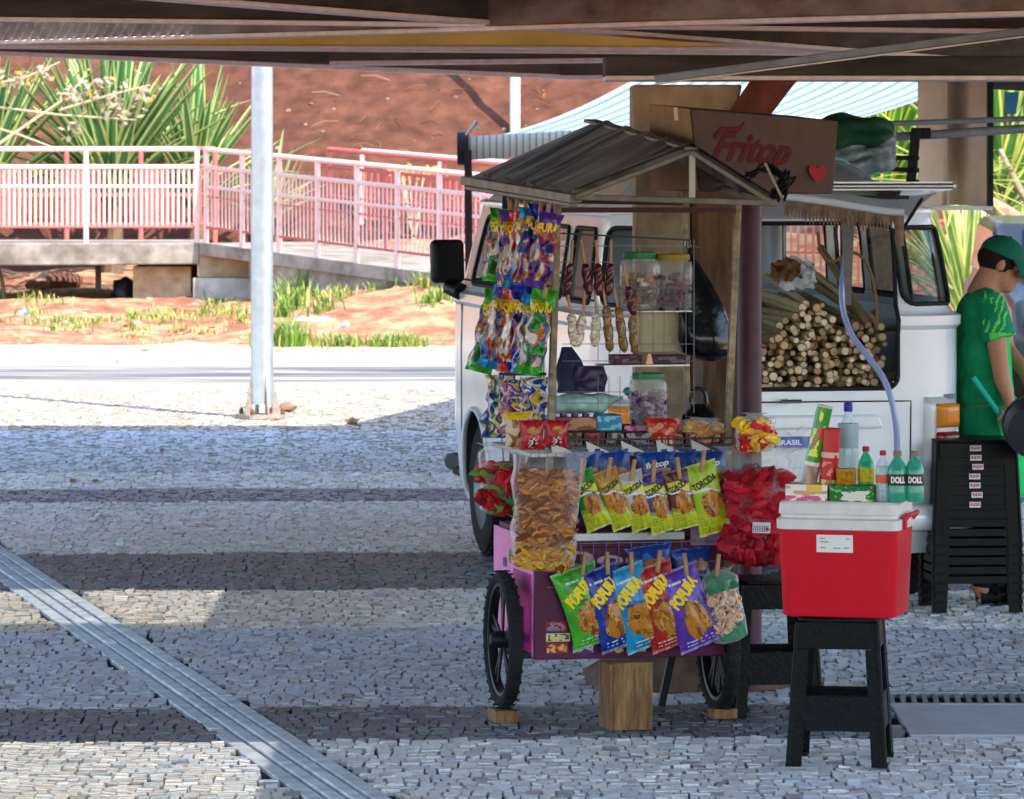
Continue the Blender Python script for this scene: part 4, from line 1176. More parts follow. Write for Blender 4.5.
# rail, inner tray, counter
g = G(); g.box(-.335, .19, -.03, -.002, .636, .668); g.build('rail', M_alu, cart, bevel=.004)
g = G(); g.box(-.33, .30, .03, .64, .645, .66); g.box(-.33, .30, .36, .38, .66, .93); g.build('inner_case', mat('case_plum', lin('5a2746'), .5, var=.2), cart)
g = G(); g.box(-.36, .36, -.02, .64, .93, .945); g.build('counter', M_alu, cart, bevel=.003)
g = G()
for z in (.95, .968, .99): g.tube([(-.36, -.03, z), (.36, -.03, z)], .0035, 5)
for i in range(25): g.tube([(-.36+.03*i, -.03, .93), (-.36+.03*i, -.03, .992)], .0022, 4)
g.build('counter_grille', M_wire, cart)
g = G()
for i in range(5):
    u = -.24+.125*i
    g.prism([(u-.05, .985), (u+.035, .945), (u-.045, .945)], .032, .036, M=Matrix.Rotation(R(90), 4, 'X'))
g.build('price_holder', mat('clear_holder', lin('b9b4ae'), .3), cart)
g = G()
for i in range(13): g.tube([(-.27+.045*i, -.02, .46), (-.27+.045*i, -.02, .64)], .0022, 4)
for z in (.48, .56, .63): g.tube([(-.3, -.022, z), (.3, -.022, z)], .0025, 4)
g.build('hanging_grille', M_wire, cart)
g = G(); g.box(.215, .335, -.012, .0, .615, .93); g.build('side_glass', mat('mauve_sheet', lin('8d6f85'), .3, var=.1), cart)
# posts
def post(px0, py0, px1, py1, off, w=.024):
    a, b = CL(px0, py0, off), CL(px1, py1, off)
    g = G(); g.beam(a, b, w, w, up=(0, 1, 0)); g.build('post', M_post, cart, bevel=.003)
post(547, 545, 558, 192, -.02); post(727, 448, 738, 200, -.02)
post(512, 470, 513, 185, -.62, .02); post(688, 450, 684, 192, -.62, .02)
g = G(); g.beam(CL(558, 210, -.02), CL(736, 210, -.02), .018, .018); g.beam(CL(512, 200, -.62), CL(684, 203, -.62), .018, .018)
g.beam(CL(557, 206, -.02), CL(514, 197, -.62), .018, .018); g.build('top_frame', mat('maroon_bar', lin('4a2d2c'), .6, var=.2), cart)
# roof: its own slightly skewed and forward-tipped frame
FL, FR, AP = P(576, 197, 17.05), P(773, 203, 16.98), P(692, 152, 17.02)
back = P(466, 179, 18.15)-FL
backR = P(590, 124, 18.12)-AP
def rl(p): return CMI @ p
g = G()
def roofside(A, B, bA, bB, flip):
    nrib = 5
    def fn(u, v, dz=0.0):
        a = A.lerp(A+bA, u); b = B.lerp(B+bB, u); q = a.lerp(b, v)
        k = (u*nrib) % 1.0
        h = .03 if (.0 <= k < .18) else 0
        return rl(q+Vector((0, 0, h+dz)))
    us = []
    for i in range(nrib):
        us += [i/nrib, i/nrib+.005, (i+.175)/nrib, (i+.2)/nrib]
    us.append(.9999)
    for dz, fl in ((0, flip), (-.006, not flip)):
        vs = [fn(u, v, dz) for v in (0, .5, 1) for u in us]; n = len(us)
        fs = [(j*n+i, j*n+i+1, (j+1)*n+i+1, (j+1)*n+i) for j in range(2) for i in range(n-1)]
        if fl: fs = [f[::-1] for f in fs]
        g.add(vs, fs)
roofside(AP, FL, backR, back, False); roofside(AP, FR, backR, backR*.98, True)
g.build('roof', M_roof, cart)
g = G()
up = Vector((0, 0, 1))
g.beam(rl(FL), rl(FR), .03, .02); g.beam(rl(FL+up*.0), rl(AP), .035, .016); g.beam(rl(AP), rl(FR), .035, .016)
g.beam(rl(FL+up*-.005), rl(FL+back-up*.005), .045, .03); g.beam(rl(FR), rl(FR+backR*.98), .03, .025)
g.beam(rl(FL+back*.02-up*.028), rl(FL+back*.98-up*.03), .03, .014)
g.beam(rl(AP+up*.012), rl(AP+backR+up*.012), .05, .012)
g.build('roof_frame', M_rooft, cart, bevel=.003)
g = G(); m_ = FL.lerp(FR, .59); g.beam(rl(m_), rl(AP-up*.01), .02, .012, up=(0, 1, 0)); g.build('king_post', mat('pale_strip', lin('b9b2a6'), .6), cart)
g = G(); g.prism([(0, 0), (1, 0), (.59, 1)], 0, 1) if False else None
# wheels
def cwheel(u, v, zc):
    w = thing('wheel', None, None); w.parent = cart; w.location = (u, v, zc)
    My = Matrix.Rotation(R(90), 4, 'Y')
    g = G(); Rm = .216; pr = []
    for k in range(13):
        a = 2*math.pi*k/12; pr.append((Rm+.024*math.cos(a), .026*math.sin(a)))
    g.lathe(pr, 44, M=My, caps=False)
    for k in range(66):
        a = 2*math.pi*k/66; g.cbox((.008*(1 if k % 2 else -1), math.cos(a)*.2395, math.sin(a)*.2395), (.03, .011, .004), M=Matrix.Rotation(a+math.pi/2, 4, 'X'))
    g.build('tyre', M_tyre, w, smooth=50)
    g = G(); pr = [(.185, -.014), (.197, -.016), (.2, 0), (.197, .016), (.185, .014), (.182, 0), (.185, -.014)]
    g.lathe(pr, 44, M=My, caps=False)
    for k in range(5):
        a = 2*math.pi*k/5+.3
        p0 = Vector((0, math.cos(a)*.03, math.sin(a)*.03)); p1 = Vector((0, math.cos(a+.12)*.186, math.sin(a+.12)*.186)); p2 = Vector((0, math.cos(a-.12)*.186, math.sin(a-.12)*.186))
        g.beam(p0, p1, .018, .007, up=(1, 0, 0)); g.beam(p0, p2, .018, .007, up=(1, 0, 0))
    g.build('rim', mat('rim_black', lin('232326'), .35, metal=.3), w, smooth=40)
    g = G(); g.lathe([(0, -.045), (.018, -.045), (.03, -.03), (.03, .03), (.018, .045), (0, .045)], 14, M=My); g.build('hub', M_blk, w, smooth=40)
cwheel(-.42, .15, .285); cwheel(.355, .15, .252)
g = G(); g.tube([(-.44, .15, .285), (.37, .15, .252)], .012, 8); g.beam((-.36, .15, .27), (-.36, .15, .40), .03, .02, up=(0, 1, 0)); g.box(-.40, -.33, .02, .30, .23, .25)
g.build('axle', M_blk, cart)
g = G(); g.beam(CL(672, 655, -.3), CL(661, 706, -.3), .025, .02, up=(0, 1, 0)); g.build('kick_stand', M_blk, cart)
# chocks and the wooden prop
for (u, z, lab) in ((-.42, .043, 'small wood block under the left wheel of the cart'), (.355, .011, 'small wood block under the right wheel of the cart')):
    g = G(); g.box(-.04, .04, -.07, .07, 0, z if z > .02 else .03)
    if z < .02: g = G(); g.box(-.045, .045, -.10, -.03, 0, .035); g.box(-.045, .045, -.03, .06, 0, z)
    q = CM @ Vector((u, .15, 0)); tag(g.build('wood_chock', M_wood, loc=q, rotz=YAW, bevel=.003), lab, 'wood block')
t = thing('wooden_prop', 'upright rough wooden box propping up the front of the cart', 'wooden prop', GP(628, 730), R(14))
g = G(); g.box(-.055, .085, -.011, 0, .0, .232); g.build('front_board', M_wood, t, bevel=.002)
g = G(); g.box(-.067, -.055, -.011, .14, 0, .228); g.build('side_board', M_wood, t, bevel=.002)
g = G(); g.box(.073, .085, .001, .14, 0, .228); g.build('side_board', M_wood, t, bevel=.002)
g = G(); g.box(-.054, .072, .001, .14, .215, .228); g.build('top_board', M_wood, t, bevel=.002)

# ------------------------------------------------------------------ carton on the roof
t = thing('snack_carton', 'brown cardboard carton printed with red lettering, on top of the cart roof', 'carton', P(740, 195, 17.55))
T = Matrix.Translation(-t.location)
M_card = mat('cardboard', lin('5c483e'), .85, var=.12, vscale=5, bump=.1); M_cardi = mat('cardboard_flap', lin('96744f'), .85, var=.12, vscale=6)  # shade is put into the box brown; the end panel stays lighter
q = {'a': P(691, 109, 17.4), 'b': P(838, 121, 17.75), 'c': P(833, 194, 17.75), 'd': P(700, 190, 17.4), 'e': P(650, 104, 18.0), 'f': P(652, 190, 18.0)}
hb = q['b']+(q['e']-q['a']); hc = q['c']+(q['f']-q['d'])
g = G(T)
g.add([q['a'], q['b'], q['c'], q['d'], q['e'], hb, hc, q['f']], [(3, 2, 1, 0), (4, 5, 6, 7), (0, 1, 5, 4), (7, 6, 2, 3), (1, 2, 6, 5)])
g.build('box', M_card, t, bevel=.004)
g = G(T)
g.add([q['a']+Vector((-.004, 0, 0)), q['e']+Vector((-.004, 0, 0)), q['f']+Vector((-.004, 0, 0)), q['d']+Vector((-.004, 0, 0))], [(0, 1, 2, 3)])
g.build('end_panel', M_cardi, t)
n1 = (q['b']-q['a']).cross(q['d']-q['a']).normalized()
if n1.y > 0: n1 = -n1
def cardpt(px, py, o=.003):
    O = Vector((0, 0, CAMZ)); dv = P(px, py, 1)-O; return O+dv*((q['a']-O).dot(n1)/dv.dot(n1))+n1*o
ex = (q['b']-q['a']).normalized(); ez = n1.cross(ex)
if ez.z < 0: ez = -ez
ez = (ez+ex*.0).normalized()
g = G(T); c = cardpt(752, 153)
letters(g, 'Fritop', lambda x, y: c+ex*(x+.25*y)+ez*y, .335, .135, bold=.035, shear=.25)
c2 = cardpt(732, 133); g.tube([c2+ex*x*.085+ez*z*.085 for x, z in ((-.9, -.25), (-.5, .12), (0, .12), (.4, .2), (.62, .5))], [.008, .011, .010, .008, .003], 6, flat=.2)
c3 = cardpt(751, 137); g.add([c3+ex*(.013*math.cos(a)*(1 if i % 2 else .5))+ez*(.013*math.sin(a)*(1 if i % 2 else .5)) for i, a in enumerate(np.linspace(.3, .3+2*math.pi, 10, endpoint=False))], [tuple(range(10))])
g.build('lettering', mat('carton_red', lin('5a1a20'), .7), t)
g = G(T); c = cardpt(817, 173); hp = []
for i in range(40):
    a = 2*math.pi*i/40; x = 16*math.sin(a)**3; y = 13*math.cos(a)-5*math.cos(2*a)-2*math.cos(3*a)-math.cos(4*a)
    hp.append(c+ex*x*.0024+ez*y*.0024)
g.add(hp, [tuple(range(40))[::-1]]); g.build('heart_mark', mat('heart_red', lin('9c1c26'), .6), t)
g = G(T); a, b = q['e'].lerp(q['a'], .62), q['f'].lerp(q['d'], .62); nn = Vector((-.006, -.002, 0))
g.add([a+nn, a+nn+(q['a']-q['e'])*.1, a+nn+(q['a']-q['e'])*.1+(b-a)*.55, a+nn+(b-a)*.55], [(0, 1, 2, 3)]); g.build('tape', mat('brown_tape', lin('cdb48c'), .3), t)
# tangle of black cable on the right end of the roof
g = G()
for k in range(5):
    pts = [P(x+rnd.gauss(0, 4), y+rnd.gauss(0, 3), 17.1+rnd.uniform(-.03, .03)) for x, y in ((748, 178), (765, 168), (785, 180), (778, 198), (790, 172), (770, 192))]
    g.tube(smooth_path(pts), .005, 6)
tag(g.build('cable_tangle', M_blk, smooth=60), 'black cable tangle in front of the carton on the cart roof', 'cable')
g = G(); g.beam(P(765, 163, 17.0), P(782, 198, 16.98), .012, .006); tag(g.build('thin_lath', mat('lath', lin('9a8b78'), .7)), 'short pale lath leaning on the carton amid the cable', 'lath')

# ------------------------------------------------------------------ packets
M_pack = mat('packet_film', rough=.3, attr=True, coat=.2, bump=.8, bscale=26, spec=.3)
M_pin = mat('peg_wood', lin('a4805c'), .7, var=.2)
FOOD = [lin('c8801f'), lin('a85f18'), lin('d99a3a'), lin('8a4a16')]
def food(u, v, k):
    q = nz(u*7, v*9, k)
    return FOOD[0] if q > .1 else FOOD[1] if q > -.1 else FOOD[2] if q > -.25 else FOOD[3]
def torcida(main, accent, low=lin('c9cf1e'), food_y=(.30, .62)):
    def f(u, v, k=0.0):      # v 0 bottom .. 1 top
        w = v+.10*(u-.5)+.02*math.sin(u*9)
        if v < .035 or v > .965: return mixc(low if v < .5 else main, (1, 1, 1), .25 if int(u*40) % 2 else .08)
        if .03 < v < .26 and .06 < u < .5 and int(v*120) % 3 == 0 and nz(u*30, v*10, k) > -.1: return mixc(low, (.02, .05, .02), .6)
        if ((u-.56)/.36)**2+((v-.43)/.19)**2 < 1+.5*nz(u*6, v*6, k): return food(u, v, k)
        if w < .30: return low
        if w < .36: return mixc(low, main, .5)
        if .66 < w < .80 and .08 < u < .95: return accent
        if .60 < w < .635: return (.8, .8, .75)
        return main
    return f
def fofura(main, dark):
    def f(u, v, k=0.0):
        if v < .03 or v > .97: return mixc(main, (1, 1, 1), .25 if int(u*40) % 2 else .05)
        if .06 < v < .13 and .15 < u < .8 and int(v*140) % 3 == 0 and nz(u*26, v*9, k) > -.1: return (.75, .75, .7)
        if .83 < v < .86 and .2 < u < .75 and nz(u*22, 1, k) > -.15: return (.7, .7, .68)
        if ((u-.55)/.33)**2+((v-.34)/.22)**2 < 1+.7*nz(u*6, v*6, k): return food(u, v, k)
        if .52 < v+.12*(u-.5) < .60 and u > .3: return dark
        return main if nz(u*3, v*3, k+4) > -.25 else mixc(main, dark, .35)
    return f
def candy(cols, k0):
    def f(u, v, k=0.0):
        q = nz(u*3, v*3.6, k0)+.3*nz(u*8, v*8, k0+3)
        return cols[int((q+1)*len(cols)*1.4) % len(cols)]
    return f
def pack_fn(w, h, t, seed=0.0, flare=.06, cr_=0.0):
    def fn(u, v, side=-1):
        x = (u-.5)*w*(1-.10*math.sin(math.pi*v)+flare*abs(2*v-1)**6)
        e = max(0, math.sin(math.pi*u))**.6*max(0, math.sin(math.pi*min(max((v-.04)/.92, 0), 1)))**.55
        cr = .14*nz(u*6, v*5, seed)+.10*math.sin(u*26+seed)*math.exp(-((v-.5)/.5)**2*-1.0)*abs(2*v-1)**3
        y = side*t*.5*e*(1+cr*1.5)-.0007*side*0+.004*math.sin(u*20+seed)*abs(2*v-1)**8
        if cr_:
            x += cr_*nz(u*2, v*5, seed+9); y += cr_*1.4*nz(u*3.5, v*6, seed+20)
        return Vector((x, y+side*.0008, -h*(1-v)))
    return fn
PACKS = {}
def pack_mesh(key, w, h, t, des, seed, cr_=0.0):
    if key in PACKS: return PACKS[key]
    fn = pack_fn(w, h, t, seed, .06, cr_); g = G(); nu, nv = 46, 70
    g.grid(lambda u, v: fn(u, v, -1), nu, nv, cf=lambda u, v: tuple(c*.78 for c in des(u, v, seed)))
    g.grid(lambda u, v: fn(u, v, 1), 10, 16, cf=lambda u, v: des(1-u, v, seed), flip=True)
    me = g.mesh('packet', M_pack, smooth=75); PACKS[key] = (me, fn); return PACKS[key]
def packet(A, B, w, des, label, cat='snack bag', t=None, name='snack_bag', text=None, tcol=None, tpos=(.5, .72), tsz=(.8, .1), ttilt=0.0, turn=0.0, group=None, seed=None, key=None, text2=None, shear=0.0, bold=.035, cr_=0.0):
    """a filled packet hanging from A down to B"""
    A = Vector(A); B = Vector(B); h = (B-A).length; t = t or w*.42
    seed = seed if seed is not None else rnd.uniform(0, 90)
    me, fn = pack_mesh(key or (label,), w, h, t, des, seed, cr_)
    o = bpy.data.objects.new(name, me); C.objects.link(o)
    z = (A-B).normalized(); y = -(N_-z*N_.dot(z)).normalized(); x = y.cross(z)
    M = Matrix((x, y, z)).transposed().to_4x4(); M = Matrix.Translation(A) @ M @ Matrix.Rotation(turn, 4, 'Z')
    if key is not None: M = M @ Matrix.Diagonal((1, 1, h/me['h0'], 1)) if 'h0' in me else M
    if 'h0' not in me: me['h0'] = h
    o.matrix_world = M
    tag(o, label, cat, group)
    hh = me['h0']
    def wr(s, tpos, tsz, m, tl):
        tk = ('txt', key, s, tpos)
        if key and tk in PACKS: tm = PACKS[tk]
        else:
            g = G(); ct, st = math.cos(tl), math.sin(tl)
            def tf(x, y):
                xx, yy = x*ct-y*st, x*st+y*ct
                u = min(max(tpos[0]+xx/w, .02), .98); v = min(max(tpos[1]+yy/hh, .02), .98)
                q = fn(u, v, -1); q.y -= .0016; return q
            vs, fs = text_geo(s, bold, shear)
            g.add([tf(a*tsz[0]*w, b*tsz[1]*hh) for a, b in vs], fs)
            tm = g.mesh('lettering', m)
            if key: PACKS[tk] = tm
        l = bpy.data.objects.new('lettering', tm); C.objects.link(l); l.parent = o
    if text: wr(text, tpos, tsz, tcol or M_ly, ttilt)
    if text2: wr(text2[0], text2[1], text2[2], text2[3], text2[4])
    return o
def peg(A, tilt=0.0, label=None):
    g = G(); A = Vector(A)
    g.box(-.006, .006, -.016, -.009, -.035, .042); g.box(-.006, .006, -.006, .001, -.035, .042)
    g.tube([(-.007, -.0075, .012), (.007, -.0075, .012)], .006, 8)
    o = g.build('clothes_peg', M_pin, loc=A, rot=(0, tilt, YAW)); o['label'] = label or 'wooden clothes peg gripping a snack bag'; o['category'] = 'clothes peg'; o['group'] = 'wooden clothes pegs on the cart'; return o
M_tc = mat('torcida_red', lin('a5281e'), .4); M_dk = mat('print_dark', lin('2a1c12'), .5)
# upper row
TOR = [((578, 474), (597, 528), 25, '1f9a2e', 'd8d820', 'green and lime snack bag, first of the upper row of small bags', 'green'),
       ((604, 472), (621, 528), 22, 'd08a1a', 'c8b42a', 'orange and lime snack bag, second of the upper row', 'orange'),
       ((628, 474), (642, 529), 24, 'c9c4bc', 'd8d820', 'white and lime snack bag, third of the upper row', 'white'),
       ((649, 475), (661, 532), 25, '4b3a86', 'd8d820', 'purple and lime snack bag, fourth of the upper row', 'purple'),
       ((674, 472), (684, 528), 24, '6a3524', 'd8d820', 'brown and lime snack bag, fifth of the upper row', 'brown'),
       ((698, 465), (713, 533), 31, 'a8cc22', 'b9c81e', 'all lime snack bag, last and longest of the upper row', 'lime')]
sp = 1/283.0
for i, (a, b, w, c, ac, lab, nm) in enumerate(TOR):
    packet(CP(a[0], a[1]-2, .07), CP(b[0]+4, b[1], .07), w*sp*1.1, torcida(lin(c), lin(ac)), lab, text='TORCIDA', tcol=M_dk, tpos=(.5, .73), tsz=(.82, .10), ttilt=R(14), group='small snack bags in the upper row', turn=rnd.uniform(-.25, .2))
    peg(CP(a[0]+4, a[1]-3, .105), R(rnd.uniform(-12, 12)))
def blueback(u, v, k=0.0):
    if v > .86 or v < .03: return lin('16408f')
    if ((u-.6)/.35)**2+((v-.66)/.10)**2 < 1: return mixc(lin('c4912a'), lin('8a4a20'), .5+.5*nz(u*8, v*8, k))
    return lin('123a86') if nz(u*3, v*4, k) > -.2 else lin('2f6fb0')
for i, (px, w, tx) in enumerate(((583, 36, 0), (612, 36, 0), (655, 40, 1), (684, 34, 0), (706, 40, 1))):
    packet(CP(px, 450, .035), CP(px+6, 522, .035), w*sp, blueback, ['dark blue snack bag hung behind the green one', 'dark blue snack bag hung behind the orange and white ones', 'dark blue snack bag with a red brand oval, behind the purple one', 'dark blue snack bag hung behind the brown one', 'dark blue snack bag with a red brand oval, at the right end'][i],
           text='fritop' if tx else None, tcol=M_lw, tpos=(.5, .80), tsz=(.62, .11), ttilt=R(5), group='dark blue snack bags hung behind', shear=.2)
# lower row
FOF = [((572, 568), (589, 644), 38, '4fb32a', '1f6a1e', 'bright green puffed snack bag, first of the lower row'),
       ((596, 568), (615, 647), 35, '1c3a9a', '101f5a', 'dark blue puffed snack bag, second of the lower row'),
       ((620, 568), (642, 647), 36, '2a9fd2', '123f86', 'sky blue puffed snack bag, third of the lower row'),
       ((647, 566), (668, 646), 38, 'c42a20', '7a1210', 'red puffed snack bag, fourth of the lower row'),
       ((674, 569), (695, 646), 38, '6a3cb0', '33206a', 'purple puffed snack bag, fifth of the lower row')]
for i, (a, b, w, c, dk, lab) in enumerate(FOF):
    packet(CP(a[0], a[1], .05+.012*i), CP(b[0]+8, b[1], .05+.012*i), w*sp*1.22, fofura(lin(c), lin(dk)), lab, text='FOFURA', tcol=M_ly, tpos=(.48, .71), tsz=(.84, .16), ttilt=R(30), group='puffed snack bags in the lower row', turn=rnd.uniform(-.15, .1), bold=.075)
    peg(CP(a[0]+11, a[1]-4, .09+.012*i), R(rnd.uniform(-10, 15)))
packet(CP(648, 545, .03), CP(655, 600, .03), 46*sp, blueback, 'dark blue snack bag tucked behind the red and purple bags', group='dark blue snack bags behind the lower row')
packet(CP(690, 548, .028), CP(694, 600, .028), 40*sp, blueback, 'dark blue snack bag tucked behind the purple bag and its peg', text='fritop', tcol=M_lw, tpos=(.3, .55), tsz=(.6, .12), group='dark blue snack bags behind the lower row')

# clear bags with food inside
M_film = film('clear_film', (.97, .97, .97), base_op=.03, edge=.62, rough=.14, crinkle=.5, cscale=22)
M_food = mat('fried_snack', rough=.7, attr=True, var=.25, vscale=30)
def clearbag(name, A, B, w, t, label, cat, fill, fillname, top=.12, tp=.55, fl=(0, .82), turn=0.0, film_m=None, group=None):
    """A top centre, B bottom centre of a clear plastic bag; fill(g, fn) adds the pieces"""
    A = Vector(A); B = Vector(B); h = (A-B).length
    o = thing(name, label, cat, B, 0, group)
    z = (A-B).normalized(); y = -(N_-z*N_.dot(z)).normalized(); x = y.cross(z)
    M = Matrix((x, y, z)).transposed().to_4x4(); M = Matrix.Translation(B) @ M @ Matrix.Rotation(turn, 4, 'Z'); o.matrix_world = M
    sd = rnd.uniform(0, 50)
    def outline(v):
        if v < .86: return (1-.10*(1-v)+.0)*(min(1, (v+.012)/.06)**.5)
        return 1-(1-tp)*math.sin(min(1, (v-.86)/.10)*math.pi/2)+(.35 if v > .96 else 0)*(v-.96)/.04
    def sf(u, v):
        a = 2*math.pi*u; k = outline(v)
        r = 1+.12*nz(math.cos(a)*1.5, math.sin(a)*1.5, v*5+sd)+.05*math.sin(a*9+sd+v*3)*(v > .7)
        cx = abs(math.cos(a))**.8*math.copysign(1, math.cos(a)); sy = abs(math.sin(a))**.8*math.copysign(1, math.sin(a))
        return Vector((w/2*k*cx*r, t/2*(k if v < .86 else k*.8)*sy*r*(1 if v > .05 else .6), h*v))
    g = G(); g.grid(sf, 48, 40); g.build('film', film_m or M_film, o, smooth=80)
    g = G(); fill(g, w*.90, t*.90, h, fl); g.build(fillname, M_food, o, smooth=60)
    return o
def rings(cols, r, rt, n):
    def f(g, w, t, h, fl):
        for i in range(n):
            v = fl[0]+.03+(fl[1]-fl[0]-.05)*rnd.random(); k = min(1, v/.08+.3)
            side = rnd.random(); x = rnd.uniform(-.42, .42)*w*k; yy = (rnd.uniform(-.40, .0) if side < .8 else rnd.uniform(0, .4))*t*k*(1-abs(x/w)*.9)
            M = Matrix.Translation((x, yy, h*v)) @ Matrix.Rotation(rnd.uniform(0, 6), 4, 'Z') @ Matrix.Rotation(rnd.gauss(math.pi/2, .5), 4, 'X')
            g.col = mixc(cols[rnd.randrange(len(cols))], cols[rnd.randrange(len(cols))], rnd.random()); m = 9
            a0 = rnd.random()*6; arc = 2*math.pi
            g.tube([M @ Vector((math.cos(a0+arc*j/m)*r, math.sin(a0+arc*j/m)*r, 0)) for j in range(m+1)], rt, 6, caps=False)
    return f
def chunks(cols, r, n, el=1.6):
    def f(g, w, t, h, fl):
        for i in range(n):
            v = fl[0]+.03+(fl[1]-fl[0]-.05)*rnd.random(); k = min(1, v/.08+.3)
            x = rnd.uniform(-.43, .43)*w*k; yy = (-.42+.3*rnd.random() if rnd.random() < .75 else .3*rnd.random())*t*k*(1-abs(x/w)**2*1.8)
            g.col = cols[rnd.randrange(len(cols))]
            M = Matrix.Rotation(rnd.uniform(0, 6), 4, 'Z') @ Matrix.Rotation(rnd.uniform(0, 3), 4, 'X')
            g.ball((x, yy, h*v), (r*el, r, r*.5), 10, 7, M=M, jit=.2)
    return f
def strips(cols, n, l=.06, lo=None):
    def f(g, w, t, h, fl):
        for i in range(n):
            v = fl[0]+.03+(fl[1]-fl[0]-.06)*rnd.random(); k = min(1, v/.08+.3)
            x = rnd.uniform(-.40, .40)*w*k; yy = (-.44+.25*rnd.random() if rnd.random() < .8 else .4*rnd.random())*t*k*(1-abs(x/w)**2*1.6)
            g.col = (lo[rnd.randrange(len(lo))] if lo and v < .2 and rnd.random() < .7 else cols[rnd.randrange(len(cols))])
            a = rnd.gauss(.1, .5); L = l*rnd.uniform(.6, 1.2); p = Vector((x, yy, h*v)); dv = Vector((math.cos(a), rnd.uniform(-.2, .2), math.sin(a)))*L/2
            cu = Vector((0, -rnd.uniform(0, .012), rnd.uniform(-.012, .014)))
            g.tube([p-dv, p-dv*.4+cu, p+dv*.4+cu*1.2, p+dv], [.005, .009, .009, .005], 5, flat=.6)
    return f
clearbag('pork_rind_bag', CP(549, 450, .10), CP(542, 571, .10), .245, .15, 'large clear bag of brown crispy strips, left front of the cart', 'snack bag',
         strips([lin('a8652a'), lin('86481a'), lin('c07c34'), lin('743c14'), lin('cc8a3c')], 760, l=.05, lo=[lin('c9941c'), lin('b87a18'), lin('d4a832')]), 'fried_strips', fl=(.01, .84), tp=1.02)
clearbag('red_candy_bag', CP(757, 447, .05), CP(753, 562, .05), .245, .16, 'large clear bag of red packets with a white label, right of the cart', 'snack bag',
         chunks([lin('9c1420'), lin('c01c2a'), lin('7a0f1a'), lin('a82030'), lin('b82834')], .038, 190, 1.3), 'red_packets', fl=(0, .80), tp=.9)
lb = [o for o in bpy.data.objects if o.name.startswith('red_candy_bag')][0]
g = G(); g.box(-.03, .034, -.0915, -.089, .108, .145); g.build('label', mat('bag_label', lin('c9c4c6'), .5), lb)
g = G()
for i in range(9): g.box(-.026+i*.0062, -.024+i*.0062, -.0922, -.0917, .112, .134)
g.build('label_print', M_dk, lb)
clearbag('red_popcorn_bag', P(503, 443, 17.62), P(503, 513, 17.62), .175, .13, 'crumpled clear bag of red packets beside the left post', 'snack bag',
         chunks([lin('b01a28'), lin('8a1420'), lin('c83040'), lin('5f8a3a')], .03, 70), 'red_packets', fl=(0, .66), tp=.75)
clearbag('ring_snack_bag', CP(716, 570, .09), CP(732, 642, .09), .135, .07, 'clear bag of pale pink rings with a green header, right of the purple bag', 'snack bag',
         rings([lin('e0b48c'), lin('d89a72'), lin('ecd0b0')], .014, .0045, 90), 'snack_rings', fl=(.10, .72), tp=.7, turn=.1)
rb_ = [o for o in bpy.data.objects if o.name.startswith('ring_snack_bag')][0]
g = G(); g.grid(lambda u, v: ((u-.5)*.12*(1-.25*v), -.036+.03*v+.004*nz(u*6, v*6), .185+.07*v), 12, 8); g.build('green_header', mat('header_green', lin('2c6f4a'), .35, var=.3, vscale=20), rb_, smooth=60)
g = G(); g.grid(lambda u, v: ((u-.5)*.10, -.028-.006*math.sin(math.pi*u), .012+.035*v*(.4+u)), 12, 5)
g.build('green_foot' if 1 else 'green_header', mat('header_green', lin('2c6f4a'), .35, var=.3, vscale=20), rb_, smooth=60)
peg(CP(717, 566, .12), R(6))
clearbag('cookie_bag', CP(704, 418, -.05), CP(702, 442, -.05), .145, .09, 'small clear bag of golden cookies on the cart counter', 'snack bag',
         chunks([lin('d29a52'), lin('c07f3a'), lin('e0b474')], .016, 60), 'cookies', fl=(0, .8), tp=.6)
clearbag('red_yellow_bag', P(755, 413, 17.35), P(755, 452, 17.35), .14, .10, 'tied red and yellow candy bag on top of the big red bag', 'snack bag',
         chunks([lin('c0202a'), lin('e0b020'), lin('d82a30'), lin('f0d040')], .022, 60), 'candies', fl=(0, .8), tp=.35)
g = G()
g.grid(lambda u, v: (.15*(u-.5), -.05*math.sin(math.pi*u)*math.sin(math.pi*v)+.02*nz(u*5, v*5), .20*(v)+.02*nz(u*4, v*6, 2)), 20, 20)
g.grid(lambda u, v: (.15*(u-.5), .05*math.sin(math.pi*u)*math.sin(math.pi*v)+.02*nz(u*5, v*5, 6), .20*(v)+.02*nz(u*4, v*6, 2)), 20, 20)
tag(g.build('clear_sack', M_film, loc=P(797, 487, 17.5), smooth=70), 'empty crumpled clear sack bunched behind the juice cartons', 'plastic sack')

# packets standing on the counter
def redpack(u, v, k=0.0):
    if v < .03 or v > .96: return lin('8a1218')
    if ((u-.55)/.3)**2+((v-.66)/.12)**2 < 1: return food(u, v, 3)
    if ((u-.5)/.2)**2+((v-.25)/.17)**2 < 1+nz(u*9, v*9, 1): return lin('d8c8b8') if nz(u*10, v*10) > 0 else lin('5a1a1a')
    return lin('b8141c')
packet(CP(532, 420, .03), CP(532, 450, .03), 25*sp, redpack, 'red snack packet with a small picture, left of the post', group='red packets on the counter')
packet(CP(557, 420, .03), CP(556, 448, .03), 25*sp, redpack, 'red snack packet with a small picture, right of the post', group='red packets on the counter')
packet(CP(518, 412, -.02), CP(520, 447, -.02), 30*sp, lambda u, v, k=0: lin('e2b81c') if v > .8 else (lin('d9c7a8') if nz(u*5, v*5) > -.1 else lin('a86a30')), 'yellow topped packet behind the left red packet', group=None)
def redsausage(u, v, k=0.0):
    return lin('c22418') if nz(u*4, v*4, 3) < .12 else lin('d9956a')
packet(CP(663, 418, -.03), CP(662, 446, -.03), 36*sp, redsausage, 'red printed packet standing before the purple jar', t=.05)
